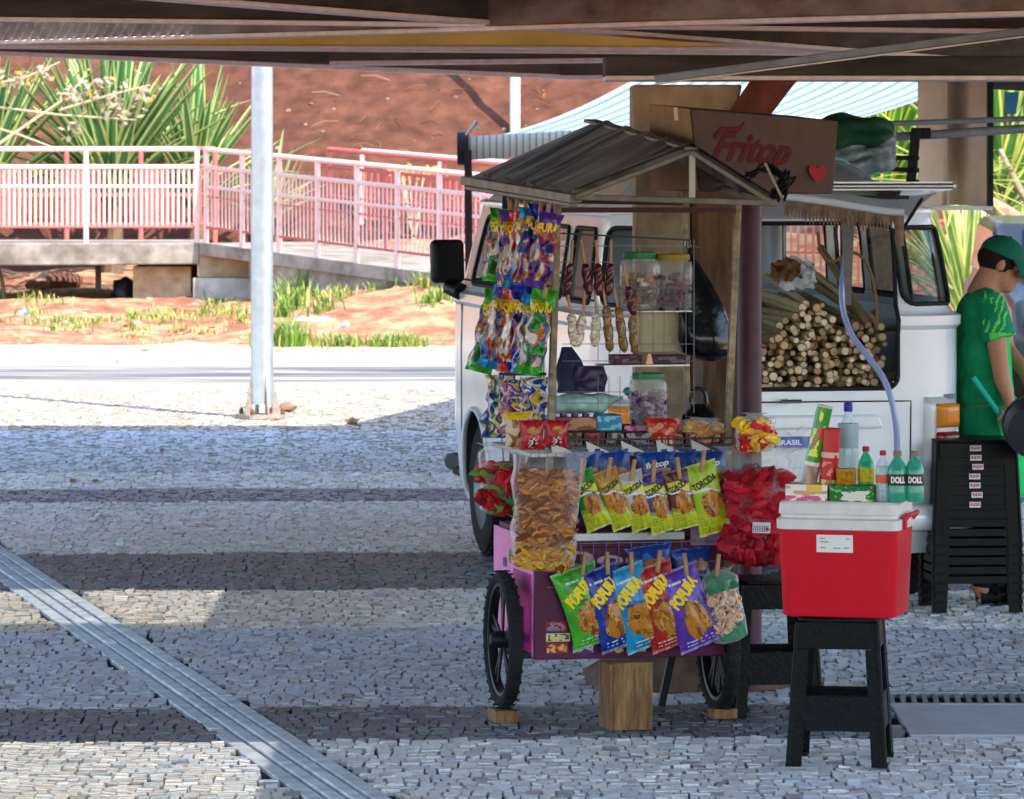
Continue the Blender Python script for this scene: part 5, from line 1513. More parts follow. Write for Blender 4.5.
def carton(px0, py0, px1, py1, off, dep, c1, c2, label, name='candy_box', cat='box', txt=None):
    a, b = CL(px0, py1, off), CL(px1, py0, off)
    t = thing(name, label, cat, CM @ Vector(((a.x+b.x)/2, a.y, a.z)), YAW)
    w, h = (b.x-a.x)/2, b.z-a.z; k = rnd.uniform(0, 40)
    g = G(); g.box(-w, w, 0, dep, 0, h); g.build('box', mat('card_'+name+str(int(k*10)), c1, .5, var=.1), t, bevel=.002)
    g = G(); g.grid(lambda u, v: (-w*.96+1.92*w*u, -.0015, h*.06+h*.88*v), 24, 12, cf=lambda u, v: c2 if nz(u*4, v*2.5, k)+.3*nz(u*14, v*8, k) > .05 else c1)
    g.build('front_print', MATS['printed_sticker'] if 'printed_sticker' in MATS else M_pack, t)
    if txt:
        g = G(); letters(g, txt, lambda x, y: (x, -.0025, h*.5+y), w*1.5, h*.4); g.build('lettering', M_lw, t)
    return t
carton(552, 417, 597, 431, -.10, .14, lin('7a4a3a'), lin('b08060'), 'long brown carton of sweets open at the top, left on the counter')
for i in range(7):
    g = G(); g.box(-.0075, .0075, 0, .10, 0, .012)
    q = CM @ (CL(558+i*5.6, 417, -.11)+Vector((0, 0, .0))); tag(g.build('sweet_bar', mat('bar_violet' if i % 2 else 'bar_white', lin('5a3a78') if i % 2 else lin('d6cfe0'), .3), loc=q, rotz=YAW+.1, bevel=.003), 'slim %s wrapped bar in the long brown carton, %s in the row' % ('violet' if i % 2 else 'silvery', ['first', 'second', 'third', 'fourth', 'fifth', 'sixth', 'last'][i]), 'sweet bar', 'wrapped bars in the carton')
carton(597, 415, 622, 431, -.10, .12, lin('2a7fa0'), lin('7fb8c8'), 'small teal blue carton beside the long brown one')
carton(624, 425, 654, 433, -.10, .10, lin('8a2050'), lin('c88aa8'), 'flat pink carton behind the red printed packet')
for (x0, x1, c1, c2, lab) in ((565, 583, '3a2420', '8a6a4a', 'dark tray of sweets in the front row, leftmost'), (583, 606, '4a1c20', '8a3a2a', 'dark red tray of sweets in the front row, second'),
                              (606, 625, '33221f', 'a08868', 'dark brown tray of sweets in the front row, third'), (625, 655, '2a2226', '8a8080', 'dark grey tray of sweets in the front row, fourth'),
                              (655, 684, '3d2622', 'a06a50', 'dark brown tray below the red printed packet'), (684, 724, '4c2c20', '6d4630', 'plain brown tray below the cookie bag')):
    carton(x0+1, 432, x1-1, 447, -.02, .10, lin(c1), lin(c2), lab, name='sweet_tray', cat='tray')
for i, px in enumerate((659, 665, 671)):
    g = G(); g.tube([(0, 0, 0), (0, .0, .02), (0, 0, .038)], [.008, .0085, .006], 8); tag(g.build('pink_wafer', mat('wafer_pink', lin('d8a090'), .5), loc=CP(px, 448, .02), smooth=60), 'small pink finger sweet sticking from the tray, %s of three' % ['left', 'middle', 'right'][i], 'sweet', 'pink finger sweets')
# ------------------------------------------------------------------ wire rack, jars
rk = thing('wire_rack', 'upright wire rack on the counter holding the jars', 'rack', CM @ Vector((.03, .2, .945)), YAW)
T = rk.matrix_basis.inverted() if False else (Matrix.Translation(CM @ Vector((.03, .2, .945))) @ Matrix.Rotation(YAW, 4, 'Z')).inverted()
g = G(T)
def wl(a, b, off0=-.12, off1=-.12, r=.0016): g.tube([CP(a[0], a[1], off0), CP(b[0], b[1], off1)], r, 4)
for x in (556, 640, 694): wl((x, 288 if x < 640 else 240), (x, 430), r=.0025)
for y in (289, 307, 344, 361, 392, 403): wl((562, y), (694, y))
for y in (246, 262, 287): wl((556, y), (692, y), r=.002)
for x in range(598, 694, 11): wl((x, 286), (x, 362)); wl((x, 376), (x, 425))
for y in (246, 289, 307, 344, 361, 403): wl((694, y), (700, y+2), -.12, -.45)
for x in (696, 698, 700, 702): g.tube([CP(x, 300, -.12-(x-694)*.05), CP(x, 428, -.12-(x-694)*.05)], .002, 4)
g.tube([CP(556, 233, -.12), CP(690, 240, -.12)], .003, 5)
g.build('wires', M_wire, rk)
g = G(T); a, b = CMI @ CP(604, 367, -.1), CMI @ CP(690, 362, -.1)
g2 = G(T @ CM); g2.box(a.x, b.x, a.y, a.y+.14, a.z, a.z+.006); g2.build('shelf', M_alu, rk)
g2 = G(T @ CM); z0 = CL(650, 311, -.13).z; g2.box(CL(608, 0, -.13).x, CL(692, 0, -.13).x, CL(650, 311, -.13).y, CL(650, 311, -.13).y+.16, z0-.004, z0); g2.build('shelf', M_alu, rk)
M_jar = film('jar_plastic', (.95, .97, .96), base_op=.08, edge=.6, rough=.08, crinkle=0)
def jar(px, py0, py1, wpx, off, lid, cols, label, n=120, r=.012):
    q = CP(px, py1, off); h = CP(px, py0, off).z-q.z; rr = wpx*sp/2
    t = thing('sweet_jar', label, 'jar', q, YAW)
    g = G(); g.lathe([(rr*.9, 0), (rr, .01), (rr, h*.74), (rr*.93, h*.84), (rr*.74, h*.88), (rr*.74, h*.9)], 28); g.build('jar_wall', M_jar, t, smooth=50)
    g = G(); g.lathe([(0, h*.885), (rr*.82, h*.885), (rr*.84, h*.90), (rr*.84, h*.985), (rr*.8, h), (0, h)], 28); g.build('lid', mat('lid_'+lid, lin(lid), .4), t, smooth=40)
    g = G()
    for i in range(n):
        a = rnd.uniform(0, 6.28); ra_ = rr*.88*(1-.5*rnd.random()**2); z = h*rnd.uniform(.03, .62); g.col = cols[rnd.randrange(len(cols))]
        g.ball((math.cos(a)*ra_, math.sin(a)*ra_, z), (r*1.2, r, r*.9), 6, 4, jit=.2)
    g.build('sweets', M_food, t, smooth=60)
jar(640, 252, 310, 40, -.22, '2c7a4a', [lin('8a5a3a'), lin('6a3a2a'), lin('b07a4a'), lin('d8c8a8')], 'clear jar of brown sweets with a green lid, upper left of the rack')
jar(673, 254, 310, 40, -.20, '9a7a2a', [lin('5a1f3a'), lin('702a48'), lin('4a1a30')], 'clear jar of plum sweets with a golden lid, upper right of the rack')
jar(648, 373, 424, 38, -.16, '2f8050', [lin('4a2048'), lin('6a3a5a'), lin('351a38'), lin('a08aa0')], 'clear jar of purple sweets with a green lid, on the counter')
for (x0, x1, c, lab) in ((614, 642, '3a1a2c', 'dark plum flat box lying on the rack shelf, left'), (652, 686, '2a2026', 'near black flat box lying on the rack shelf, right')):
    carton(x0, 355, x1, 364, -.11, .09, lin(c), lin('6a5058'), lab, name='flat_box')
g = G(); g.prism([(-.012, 0), (.014, 0), (.006, .036), (-.004, .036)], 0, .02, M=Matrix.Rotation(R(90), 4, 'X')); tag(g.build('folded_wrapper', mat('peach_paper', lin('e0a888'), .6), loc=CP(648, 364, -.09), rotz=YAW), 'peach folded wrapper standing between the two flat boxes', 'wrapper')
# cream carton board behind the rack
g = G(); g.box(-.085, .085, 0, .04, 0, .0+(CL(0, 306, -.3).z-CL(0, 352, -.3).z)); tag(g.build('cream_box', mat('cream_card', lin('c9bb9a'), .8, var=.1, vscale=10), loc=CP(660, 352, -.25), rotz=YAW, bevel=.003), 'cream coloured box behind the wires below the upper jars', 'box')

# twisted sweets hanging on pegs in two rows
M_tw = mat('twist_sweet', rough=.3, attr=True, coat=.3, var=.2, vscale=40)
def twist(px, py0, py1, wpx, cols, label, group, tilt=0, bumpy=0, off=-.04):
    A = CP(px, py0, off); t = thing('hanging_sweet', label, 'hanging sweet', A, YAW, group)
    h = A.z-CP(px, py1, off).z; r = wpx*sp/2; sd = rnd.uniform(0, 40)
    g = G(); n = 22
    def fn(u, v):
        a = 2*math.pi*u; z = -.045-(h-.045)*v
        e = (1-abs(2*v-1)**5)**.5*.9+.15
        q = r*.72*e*(1+.12*math.sin(a*2+v*16+sd)+(.35*nz(math.cos(a)*2, math.sin(a)*2, v*9+sd) if bumpy else 0))
        return Vector((q*math.cos(a)+.02*tilt*v, q*math.sin(a), z))
    g.grid(fn, 14, n, cf=lambda u, v: cols[int(abs(nz(u*3, v*9, sd))*5) % len(cols)]); g.build('wrapped_sweet', M_tw, t, smooth=70)
    g = G(); g.beam((-.012*tilt-.006, 0, .035), (0, 0, -.05), .008, .010, up=(0, 1, 0)); g.build('peg', M_pin if not bumpy == 3 else M_blk, t)
    return t
cm_ = [lin('45101a'), lin('5c1622'), lin('2c0b12'), lin('7a3e44')]
for i, px in enumerate((571, 585, 598, 611)):
    twist(px, 250, 296, 12, cm_, 'dark red twisted sweet on a peg, %s of the upper hanging row' % ['first', 'second', 'third', 'fourth'][i], 'dark red hanging sweets', tilt=rnd.uniform(-1, 1))
twist(628, 273, 316, 12, cm_, 'dark red twisted sweet hanging lower, before the green lidded jar', 'dark red hanging sweets', tilt=1)
cw = [lin('c9bda8'), lin('a8987c'), lin('e0d8c8'), lin('8a7a60')]
for i, px in enumerate((571, 583, 596)):
    twist(px, 300, 347, 12, cw, 'knobbly white string of sweets on a peg, %s of three' % ['left', 'middle', 'right'][i], 'white knobbly hanging sweets', bumpy=1, tilt=rnd.uniform(-1, 1))
cb = [lin('7c5a30'), lin('644420'), lin('946f40'), lin('563a1a')]
for i, (px, y0, y1) in enumerate(((606, 295, 350), (618, 296, 351), (632, 306, 352))):
    twist(px, y0-3, y1+2, 12, cb, 'golden brown twisted sweet, %s of three hanging right of the white ones' % ['left', 'middle', 'right'][i], 'golden brown hanging sweets', tilt=rnd.uniform(.2, 1.2))

# hanging bags on the left side of the cart
TL = [('3fae2a', '1f6a1e', 'green'), ('6a4ab8', '33206a', 'violet'), ('d03a24', '7a1210', 'red'), ('2a98d2', '123f86', 'sky blue'), ('2438a8', '101f5a', 'royal blue'), ('5a3a9a', '2a1a5a', 'deep purple')]
tiers = [(206, 296, 'top', [0, 1, 2, 3, 4, 5]), (288, 378, 'middle', [0, 3, 2, 4, 3, 0])]
def bunch(main, dark, k0):
    def f(u, v, k=0.0):
        if v > .86 or v < .10: return main
        q = nz(u*3.2, v*5.5, k0)+.35*nz(u*8, v*10, k0+5)
        if v > .74: return lin('d8a81c') if q > .12 else main
        if q > .22: return lin('e2dcd4')
        if q > .02: return food(u, v, k0)
        if q > -.12: return lin('c23a22') if k0 > 6 else lin('3a4fb0')
        return main if q > -.3 else dark
    return f
rnd2 = random.Random(5)
for ti, (y0, y1, tn, cs) in enumerate(tiers):
    for i, c in enumerate(cs):
        px = 500+9.6*i-(5 if ti else 0); off = -.55+.095*i
        A = P(px+3, y0+rnd2.uniform(-3, 6)+.5*i, 17.95-.12*i); B = P(px-9+rnd2.uniform(-7, 7)+(-3 if ti and i < 3 else 0), y1-rnd2.uniform(0, 10)-(0 if i else 6), 17.93-.12*i)
        ordn = ['first', 'second', 'third', 'fourth', 'fifth', 'last'][i]
        packet(A, B, .092, bunch(lin(TL[c][0]), lin(TL[c][1]), c*3.1), '%s puffed snack bag, %s from the left in the %s hanging bunch' % (TL[c][2], ordn, tn), text='FOFURA', tcol=M_ly, tpos=(.5, .78), tsz=(.95, .13), ttilt=R(14),
               group='snack bags hanging in bunches on the left', turn=R(-22+rnd2.uniform(-12, 12)), t=.07, key=('left', ti, i), seed=c*3.3+i, bold=.06, cr_=.022)
sets = [[lin('1f4fb0'), lin('e0e0e8'), lin('d8b020'), lin('2a3a8a')], [lin('2f9a3a'), lin('2048a8'), lin('e8d040'), lin('d8d8e0')], [lin('c81f30'), lin('e8e0e0'), lin('d06a80'), lin('b8a8b0')], [lin('3a48b8'), lin('e0c8d8'), lin('7a3a98'), lin('e0c040')]]
for i in range(5):
    A = P(499+9*i, 378+rnd2.uniform(-3, 3), 17.9-.12*i); B = P(497+9*i+rnd2.uniform(-3, 3), 440-rnd2.uniform(0, 6)-(14 if i > 2 else 0), 17.88-.12*i)
    packet(A, B, .115, candy(sets[(i*1) % 4], i*7), ['blue, white and yellow sweets bag, first of the lowest hanging bunch', 'green, blue and yellow sweets bag, second of the lowest bunch', 'red and white sweets bag, third of the lowest hanging bunch', 'violet, pink and yellow sweets bag, fourth of the lowest bunch', 'blue, white and yellow sweets bag, last of the lowest bunch, next to the post'][i],
           group='sweets bags in the lowest hanging bunch', turn=R(-25+rnd2.uniform(-20, 20)), t=.05, cr_=.03)
for ti, y0 in enumerate((200, 286)):
    for i in range(6):
        peg(P(509+8*i-(4 if ti else 0), y0+2, 17.93-.12*i), R(rnd2.uniform(-10, 10)))
# strip of dark webbing and a rod they hang from
g = G(); g.tube([P(508, 198, 17.95), P(552, 200, 17.3)], .006, 6); g.tube([P(504, 285, 17.95), P(549, 286, 17.3)], .006, 6); g.tube([P(500, 374, 17.95), P(545, 374, 17.3)], .006, 6)
g.build('side_rod', M_blk, cart).matrix_parent_inverse = CMI
g = G(); g.prism([(0, 0), (.03, 0), (.02, -.30), (-.012, -.30)], -.003, .003, M=Matrix.Rotation(R(90), 4, 'X'))
tag(g.build('navy_strap', mat('navy_cloth', lin('27304a'), .8), loc=P(503, 184, 17.98)), 'navy cloth strap hanging behind the topmost bunch of bags', 'strap')

# other stuff hanging and lying in the cart
M_bb = mat('black_bag_film', lin('0c0d10'), .22, bump=.7, bscale=14, coat=.3)
def sackshape(name, A, wd, h, t, m, label, cat, prof, lean=0.0, sd=0.0, loops=True):
    o = thing(name, label, cat, A, YAW)
    def fn(u, v):
        a = 2*math.pi*u; k = float(np.interp(v, [p[0] for p in prof], [p[1] for p in prof]))
        r = 1+.14*nz(math.cos(a)*1.6, math.sin(a)*1.6, v*3+sd)+.07*math.sin(a*7+sd+v*2)*(1-v)
        return Vector((wd/2*k*math.cos(a)*r+lean*v, t/2*k*math.sin(a)*r, -h*v))
    g = G(); g.grid(fn, 36, 26); g.build('bag_body', m, o, smooth=70)
    return o
o = sackshape('black_bag', CP(688, 248, -.2), .17, .40, .12, M_bb, 'large glossy black plastic bag hanging behind the right post', 'plastic bag',
              [(0, .06), (.06, .12), (.2, .45), (.5, .95), (.8, 1.25), (.93, 1.15), (1, .3)], lean=.085, sd=3)
g = G(); g.tube([(-.01, 0, 0), (-.005, 0, .03), (.005, 0, .03), (.01, 0, 0)], .004, 6); g.build('handle_loop', M_bb, o)
o = sackshape('small_black_bag', CP(699, 404, -.15), .11, .07, .08, M_bb, 'small black handbag with a loop handle at the back of the counter', 'bag', [(0, .35), (.3, .8), (.7, 1.2), (1, 1.0)], sd=8)
g = G(); g.tube(smooth_path([Vector(p) for p in ((-.025, 0, -.01), (-.03, 0, .03), (-.008, 0, .055), (.018, 0, .045), (.028, 0, 0))]), .007, 7); g.build('handle_loop', M_bb, o, smooth=60)
o = sackshape('dark_blue_bundle', CP(567, 347, -.25), .12, .16, .10, mat('navy_stripe', lin('2c3550'), .6, var=.4, vscale=30, stretch=(8, 1, 1)), 'dark blue striped cloth bundle behind the front post', 'bundle', [(0, .3), (.3, .7), (.7, 1), (1, 1.1)], lean=.03, sd=11)
o = sackshape('dark_packet', CP(590, 366, -.2), .12, .09, .05, mat('violet_dark', lin('2e2244'), .3, var=.4, vscale=20), 'dark violet shiny packet beside the blue bundle', 'packet', [(0, .8), (.5, 1), (1, .9)], sd=14)
t = thing('teal_bag', 'pale teal crumpled plastic bag lying on the cartons', 'plastic bag', CP(590, 412, -.2), YAW)
g = G()
def tb(u, v):
    a = 2*math.pi*v; x = -.13+.25*u; k = .035*(1-abs(2*u-.8)**3*.5)*(1.0 if u < .75 else 1-(u-.75)*2.9)
    return Vector((x, k*math.cos(a)*1.3, .03+.04*max(0, u-.7)*2+k*math.sin(a)*(1+.4*nz(u*5, math.cos(a), 2))))
g.grid(tb, 34, 18); g.build('film', mat('teal_film', lin('9fc4bf'), .3, var=.25, vscale=14, bump=.6, bscale=30), t, smooth=60)
g = G(); g.lathe([(.012, 0), (.016, .01), (.012, .025)], 10, M=Matrix.Translation((.125, 0, .065)) @ Matrix.Rotation(R(60), 4, 'Y')); g.build('knot', mat('teal_knot', lin('3f8a80'), .3), t, smooth=50)
# ------------------------------------------------------------------ plastic stools
M_stool = mat('stool_plastic', lin('0b0b0d'), .45, bump=.5, bscale=70, spec=.12, var=.1, vscale=30)
M_stool2 = mat('stool_plastic_smooth', lin('060709'), .35, bump=.05, spec=.10, var=.1)
def stool(name, label, loc, rz, h, bw, tw, m, group=None, brace=(.115, .23), apron=.38):
    t = thing(name, label, 'stool', loc, rz, group)
    hw = lambda z: (bw+(tw-bw)*z/h)/2
    def panel(g, face, x0, x1, z0, z1, ins=0.0, th=.004):
        """trapezoid on one face; x in -1..1 of the half width"""
        R4 = Matrix.Rotation(face*math.pi/2, 4, 'Z'); vs = []
        for dy in (0, th):
            for z, xs in ((z0, (x0, x1)), (z1, (x0, x1))):
                for x in xs:
                    xx = x if abs(x) <= 1 else x
                    vs.append(R4 @ Vector((hw(z)*xx, -hw(z)+ins+dy, z)))
        g.add(vs, [(0, 1, 3, 2), (4, 6, 7, 5), (0, 4, 5, 1), (2, 3, 7, 6), (0, 2, 6, 4), (1, 5, 7, 3)])
    g = G(); w = tw/2
    g.prism([(w*math.copysign(abs(math.cos(a))**.35, math.cos(a)), w*math.copysign(abs(math.sin(a))**.35, math.sin(a))) for a in np.linspace(0, 2*math.pi, 40, endpoint=False)], h-.012, h)
    for f in range(4): panel(g, f, -.98, .98, apron*h/.48, h-.0125, .002)
    g.build('seat', m, t, bevel=.004)
    for f in range(4):
        g = G()
        wl0, wl1 = .30, .34
        for (ff, sg) in ((f, 1), ((f+1) % 4, -1)):
            R4 = Matrix.Rotation(ff*math.pi/2, 4, 'Z'); vs = []
            for dy in (0, .005):
                for z, wl in ((0, wl0), (apron*h/.48-.001, wl1)):
                    for x in (1-wl, 1.0): vs.append(R4 @ Vector((sg*hw(z)*x, -hw(z)+dy, z)))
            g.add(vs, [(0, 1, 3, 2), (4, 6, 7, 5), (0, 4, 5, 1), (2, 3, 7, 6), (0, 2, 6, 4), (1, 5, 7, 3)])
        R4 = Matrix.Rotation(f*math.pi/2, 4, 'Z')
        g.tube([R4 @ Vector((hw(z)-.006, -hw(z)+.006, z)) for z in (0, h*.4, h-.014)], .0095, 8)
        q = R4 @ Vector((hw(0)-.022, -hw(0)+.022, 0)); g.cbox((q.x, q.y, .006), (.05, .05, .012))
        g.build('leg', m, t, smooth=40)
    g = G()
    for f in range(4):
        panel(g, f, -.70, .70, brace[0]*h/.48, brace[1]*h/.48, .003)
        panel(g, f, -.70, .70, brace[1]*h/.48-.012, brace[1]*h/.48, .0075, .014)
    g.build('brace', m, t, bevel=.002)
    return t
s1 = stool('plastic_stool', 'black wicker patterned plastic stool carrying the red cooler', P(840, 0, 16.35).xy.to_tuple()+(0,), R(-8), .478, .325, .265, M_stool)
s2 = copy_tree(s1); s2.location = P(769, 0, 17.72).xy.to_tuple()+(0,); s2.rotation_euler = (0, 0, R(9))
s2['label'] = 'black wicker patterned plastic stool standing empty behind the cart wheel'
lab8 = ['lowest', 'second from the bottom', 'third from the bottom', 'fourth from the bottom', 'fifth from the bottom', 'third from the top', 'second from the top', 'topmost']
M_stk = mat('price_sticker', lin('dcd4d8'), .5); M_stt = mat('price_red', lin('b02a48'), .6)
st0 = None
for k in range(8):
    loc = P(970, 0, 21.6).xy.to_tuple()+(.0405*k,)
    if st0 is None:
        st0 = stool('stacked_stool', 'x x x x x', loc, R(5), .455, .385, .345, M_stool2, 'black stools in the stack', brace=(.13, .165), apron=.40)
        for nm, x0 in (('price_tag', 0),):
            g = G(); hwz = (.385+(.345-.385)*.42/.455)/2
            g.box(-.024, .024, -hwz-.004, -hwz-.0015, .409, .433); pt = g.build('price_tag', M_stk, st0)
            g = G(); letters(g, 'R$20', lambda x, y: (x, -hwz-.0046, .4215+y), .040, .015, bold=.04); g.build('lettering', M_stt, pt)
        o = st0
    else:
        o = copy_tree(st0); o.location = loc
    for ch in o.children:
        if ch.name.startswith('price_tag'): ch.location = (rnd.uniform(-.012, .004), 0, rnd.uniform(-.002, .002))
    o['label'] = 'black plastic stool with a price tag, %s in the stack' % lab8[k]

# ------------------------------------------------------------------ cooler
CY = R(-15); CO = Vector((P(846, 0, 16.34).x, 16.34, .479))
KM = Matrix.Translation(CO) @ Matrix.Rotation(CY, 4, 'Z')
cool = thing('cool_box', 'red cool box with a white lid standing on the plastic stool', 'cool box', CO, CY)
def rrect(w, d, r, n=6):
    out = []
    for cx, cy, a0 in ((w-r, d-r, 0), (-w+r, d-r, 90), (-w+r, -d+r, 180), (w-r, -d+r, 270)):
        for k in range(n): a = R(a0+90*k/(n-1)); out.append((cx+r*math.cos(a), cy+r*math.sin(a)))
    return out
def loft(g, lv):
    n = None; vs = []
    for (w, d, r, z) in lv:
        pts = rrect(w, d, r); n = len(pts); vs += [(x, y, z) for x, y in pts]
    fs = [(i*n+j, i*n+(j+1) % n, (i+1)*n+(j+1) % n, (i+1)*n+j) for i in range(len(lv)-1) for j in range(n)]
    fs += [tuple(range(n-1, -1, -1)), tuple((len(lv)-1)*n+j for j in range(n))]
    g.add(vs, fs)
M_red = mat('cooler_red', lin('c20a1e'), .38, coat=.1, var=.05, bump=.05, bscale=120)
M_wht = mat('cooler_white', lin('cfc9c2'), .45, var=.06, vscale=9)
g = G(); loft(g, [(.168, .12, .03, 0), (.184, .135, .035, .006), (.188, .138, .035, .02), (.198, .148, .03, .285)]); g.build('tub', M_red, cool, smooth=35)
g = G(); loft(g, [(.197, .147, .03, .2855), (.204, .154, .03, .289), (.205, .155, .03, .320), (.200, .150, .03, .324), (.1935, .1435, .03, .325), (.193, .143, .03, .336), (.199, .149, .03, .338), (.196, .146, .03, .372), (.190, .14, .03, .379), (.176, .126, .02, .380)])
g.build('lid', M_wht, cool, smooth=30)
g = G(); g.tube([(.205, -.08, .315), (.222, -.08, .335), (.222, .08, .335), (.205, .08, .315)], .008, 8); g.box(.198, .216, -.095, -.065, .29, .33); g.build('handle', M_red, cool, bevel=.002)
def tubf(x, z, o=.0018): return (x, -(.138+.010*(z-.02)/.265)-o, z)
g = G(); g.add([tubf(-.068, .215), tubf(.052, .215), tubf(.052, .272), tubf(-.068, .272)], [(0, 1, 2, 3)])
sk = g.build('paper_label', mat('label_paper', lin('dcd6cc'), .6), cool)
g = G()
for (x, z, w) in ((-.058, .258, .02), (-.058, .247, .03), (-.056, .228, .018), (-.013, .227, .024), (.020, .228, .02), (.03, .258, .012)):
    g.add([tubf(x, z, .0026), tubf(x+w, z, .0026), tubf(x+w, z+.004, .0026), tubf(x, z+.004, .0026)], [(0, 1, 2, 3)])
g.build('label_print', mat('faint_print', lin('8f93a0'), .6), sk)
def on_lid(px, py, depth):
    """world point on the lid top at picture column px, depth metres behind its front edge"""
    z = CO.z+.380; u = (px-838)/307; return KM @ Vector((u/math.cos(CY)-depth*.26, -.14+depth, .3803))
def lathe_thing(name, label, cat, loc, parts, group=None, tilt=(0, 0)):
    t = thing(name, label, cat, loc, 0, group); t.rotation_euler = (tilt[0], tilt[1], 0)
    for nm, prof, m in parts:
        g = G(); g.lathe(prof, 24); g.build(nm, m, t, smooth=40)
    return t
def tint(name, rgb, op, col, crinkle=0): return film(name, rgb, base_op=op, edge=.9, rough=.08, col=col, crinkle=crinkle)
M_grn = tint('green_pet', (.25, .85, .55), .40, lin('2fae7a')); M_clr = tint('clear_pet', (.93, .97, .98), .16, lin('cfe0e6')); M_grn2 = tint('teal_pet', (.3, .8, .65), .40, lin('4fb89a'))
def bottle(px, dep, h, r, pet, cap, lab, label, group=None, labm=None, txt=None, tcol=None):
    k = h
    t = lathe_thing('drink_bottle', label, 'bottle', on_lid(px, 0, dep), [
        ('bottle_body', [(r*.75, 0), (r*.95, .006), (r, .02), (r, k*.28), (r*.93, k*.33), (r, k*.38), (r, k*.60), (r*.9, k*.70), (r*.60, k*.80), (r*.36, k*.87), (r*.34, k*.92)], pet),
        ('drink', [(r*.7, .004), (r*.93, .02), (r*.93, k*.6), (r*.7, k*.70), (0, k*.70)], tint('drink_'+pet.name, pet.node_tree.nodes['Transparent BSDF'].inputs[0].default_value[:3], .35, lin('b9d6cc'))),
        ('cap', [(0, k*.905), (r*.42, k*.905), (r*.44, k*.915), (r*.44, k*.985), (r*.38, k), (0, k)], mat('cap_'+cap, lin(cap), .4)),
        ('label', [(r*1.01, k*lab[0]), (r*1.02, k*(lab[0]+.01)), (r*1.02, k*(lab[1]-.01)), (r*1.01, k*lab[1])], labm)], group)
    if txt:
        g = G(); rr = r*1.03; zc = k*(lab[0]+lab[1])/2
        letters(g, txt, lambda x, y: (rr*math.sin(x/rr), -rr*math.cos(x/rr), zc+y), r*1.6, k*(lab[1]-lab[0])*.6, bold=.05)
        lb = [c for c in t.children if c.name.startswith('label')][0]; g.build('lettering', tcol or M_lw, lb)
    return t
bottle(868, .12, .172, .027, M_grn, 'a81828', (.33, .60), 'green drink bottle with a red cap and yellow label', labm=mat('lab_yellow', lin('c9b820'), .4, var=.3, vscale=40))
bottle(883, .04, .165, .024, M_clr, 'b01c28', (.36, .52), 'clear drink bottle with a red cap and orange label band', labm=mat('lab_orange', lin('d0603a'), .4))
mdl = mat('lab_brown', lin('3a2e26'), .4)
bottle(897, .03, .165, .031, M_grn2, '8a6a58', (.33, .55), 'green drink bottle with a brown cap, left of the pair at the lid end', labm=mdl, txt='DOLL')
bottle(914, .045, .165, .031, M_grn2, '8a6a58', (.33, .55), 'green drink bottle with a brown cap, right of the pair at the lid end', labm=mdl, txt='DOLL')
bottle(852, .20, .31, .0335, M_clr, '2a2f8a', (.52, .78), 'tall clear water bottle with a dark blue cap and grey label', labm=mat('lab_grey', lin('8fa3ac'), .4, var=.15))
def canattr(cols, k0):
    return lambda u, v: cols(u, v, k0)
def tube_can(px, dep, h, r, des, lidc, label, tilt):
    t = thing('snack_tube', label, 'snack tube', on_lid(px, 0, dep), 0); t.rotation_euler = (0, tilt, 0)
    g = G(); g.grid(lambda u, v: (r*math.cos(2*math.pi*u), r*math.sin(2*math.pi*u), h*v), 40, 50, cf=des); g.build('tube', mat('can_print', rough=.28, attr=True, coat=.4), t, smooth=60)
    g = G(); g.lathe([(0, h-.001), (r*1.04, h-.001), (r*1.05, h+.006), (0, h+.007)], 24); g.build('lid', mat('tube_lid_'+lidc, lin(lidc), .35), t, smooth=40)
    g = G(); g.lathe([(r*1.02, .0), (r*1.02, .005), (r*.99, .006)], 24); g.build('base_rim', M_alu, t, smooth=40)
    return t
def dg(u, v):
    q = nz(u*9, v*9, 2)
    if v < .36: return mixc(lin('5a3428'), lin('c8a890'), .5+.5*q) if v > .12 else lin('43231c')
    if v < .40: return lin('d8d0c0')
    if .55 < v < .78 and q > .05: return lin('c8402a')
    return lin('2f8a2a') if q > -.22 else lin('d8d840')
tube_can(808, .10, .305, .026, dg, 'c9c2a8', 'tall leaning snack tube, green above and brown below', R(12))
def dr2(u, v):
    q = nz(u*10, v*8, 7)
    if v < .28: return lin('a8782a') if q > -.1 else lin('e0c070')
    if .60 < v < .68 and q > -.3: return lin('d8a8a0')
    if .34 < v < .55 and q > .1: return lin('e08070')
    return lin('b81a28')
tube_can(830, .11, .225, .031, dr2, 'b01c28', 'shorter red snack tube with a gold foot, beside the tall tube', R(3))
t = lathe_thing('honey_jar', 'low round tub of golden snacks in front of the water bottle', 'tub', on_lid(848, 0, .09), [
    ('tub_wall', [(.027, 0), (.030, .004), (.032, .045), (.033, .095)], tint('gold_tub', (.95, .8, .4), .35, lin('d8a030'))),
    ('lid', [(0, .094), (.034, .094), (.034, .101), (0, .102)], mat('tub_lid', lin('b0822a'), .4))])
g = G(); g.col = lin('c8901f'); chunks([lin('c8901f'), lin('e0b040'), lin('a86f18')], .010, 1)(g, .01, .01, .01, (0, .8))
g = G()
for i in range(60):
    a = rnd.uniform(0, 6.28); g.col = [lin('c8901f'), lin('e0b040'), lin('a86f18')][i % 3]; g.ball((math.cos(a)*.023, math.sin(a)*.023, rnd.uniform(.01, .085)), .008, 6, 4, jit=.3)
g.build('golden_snacks', M_food, t, smooth=60)
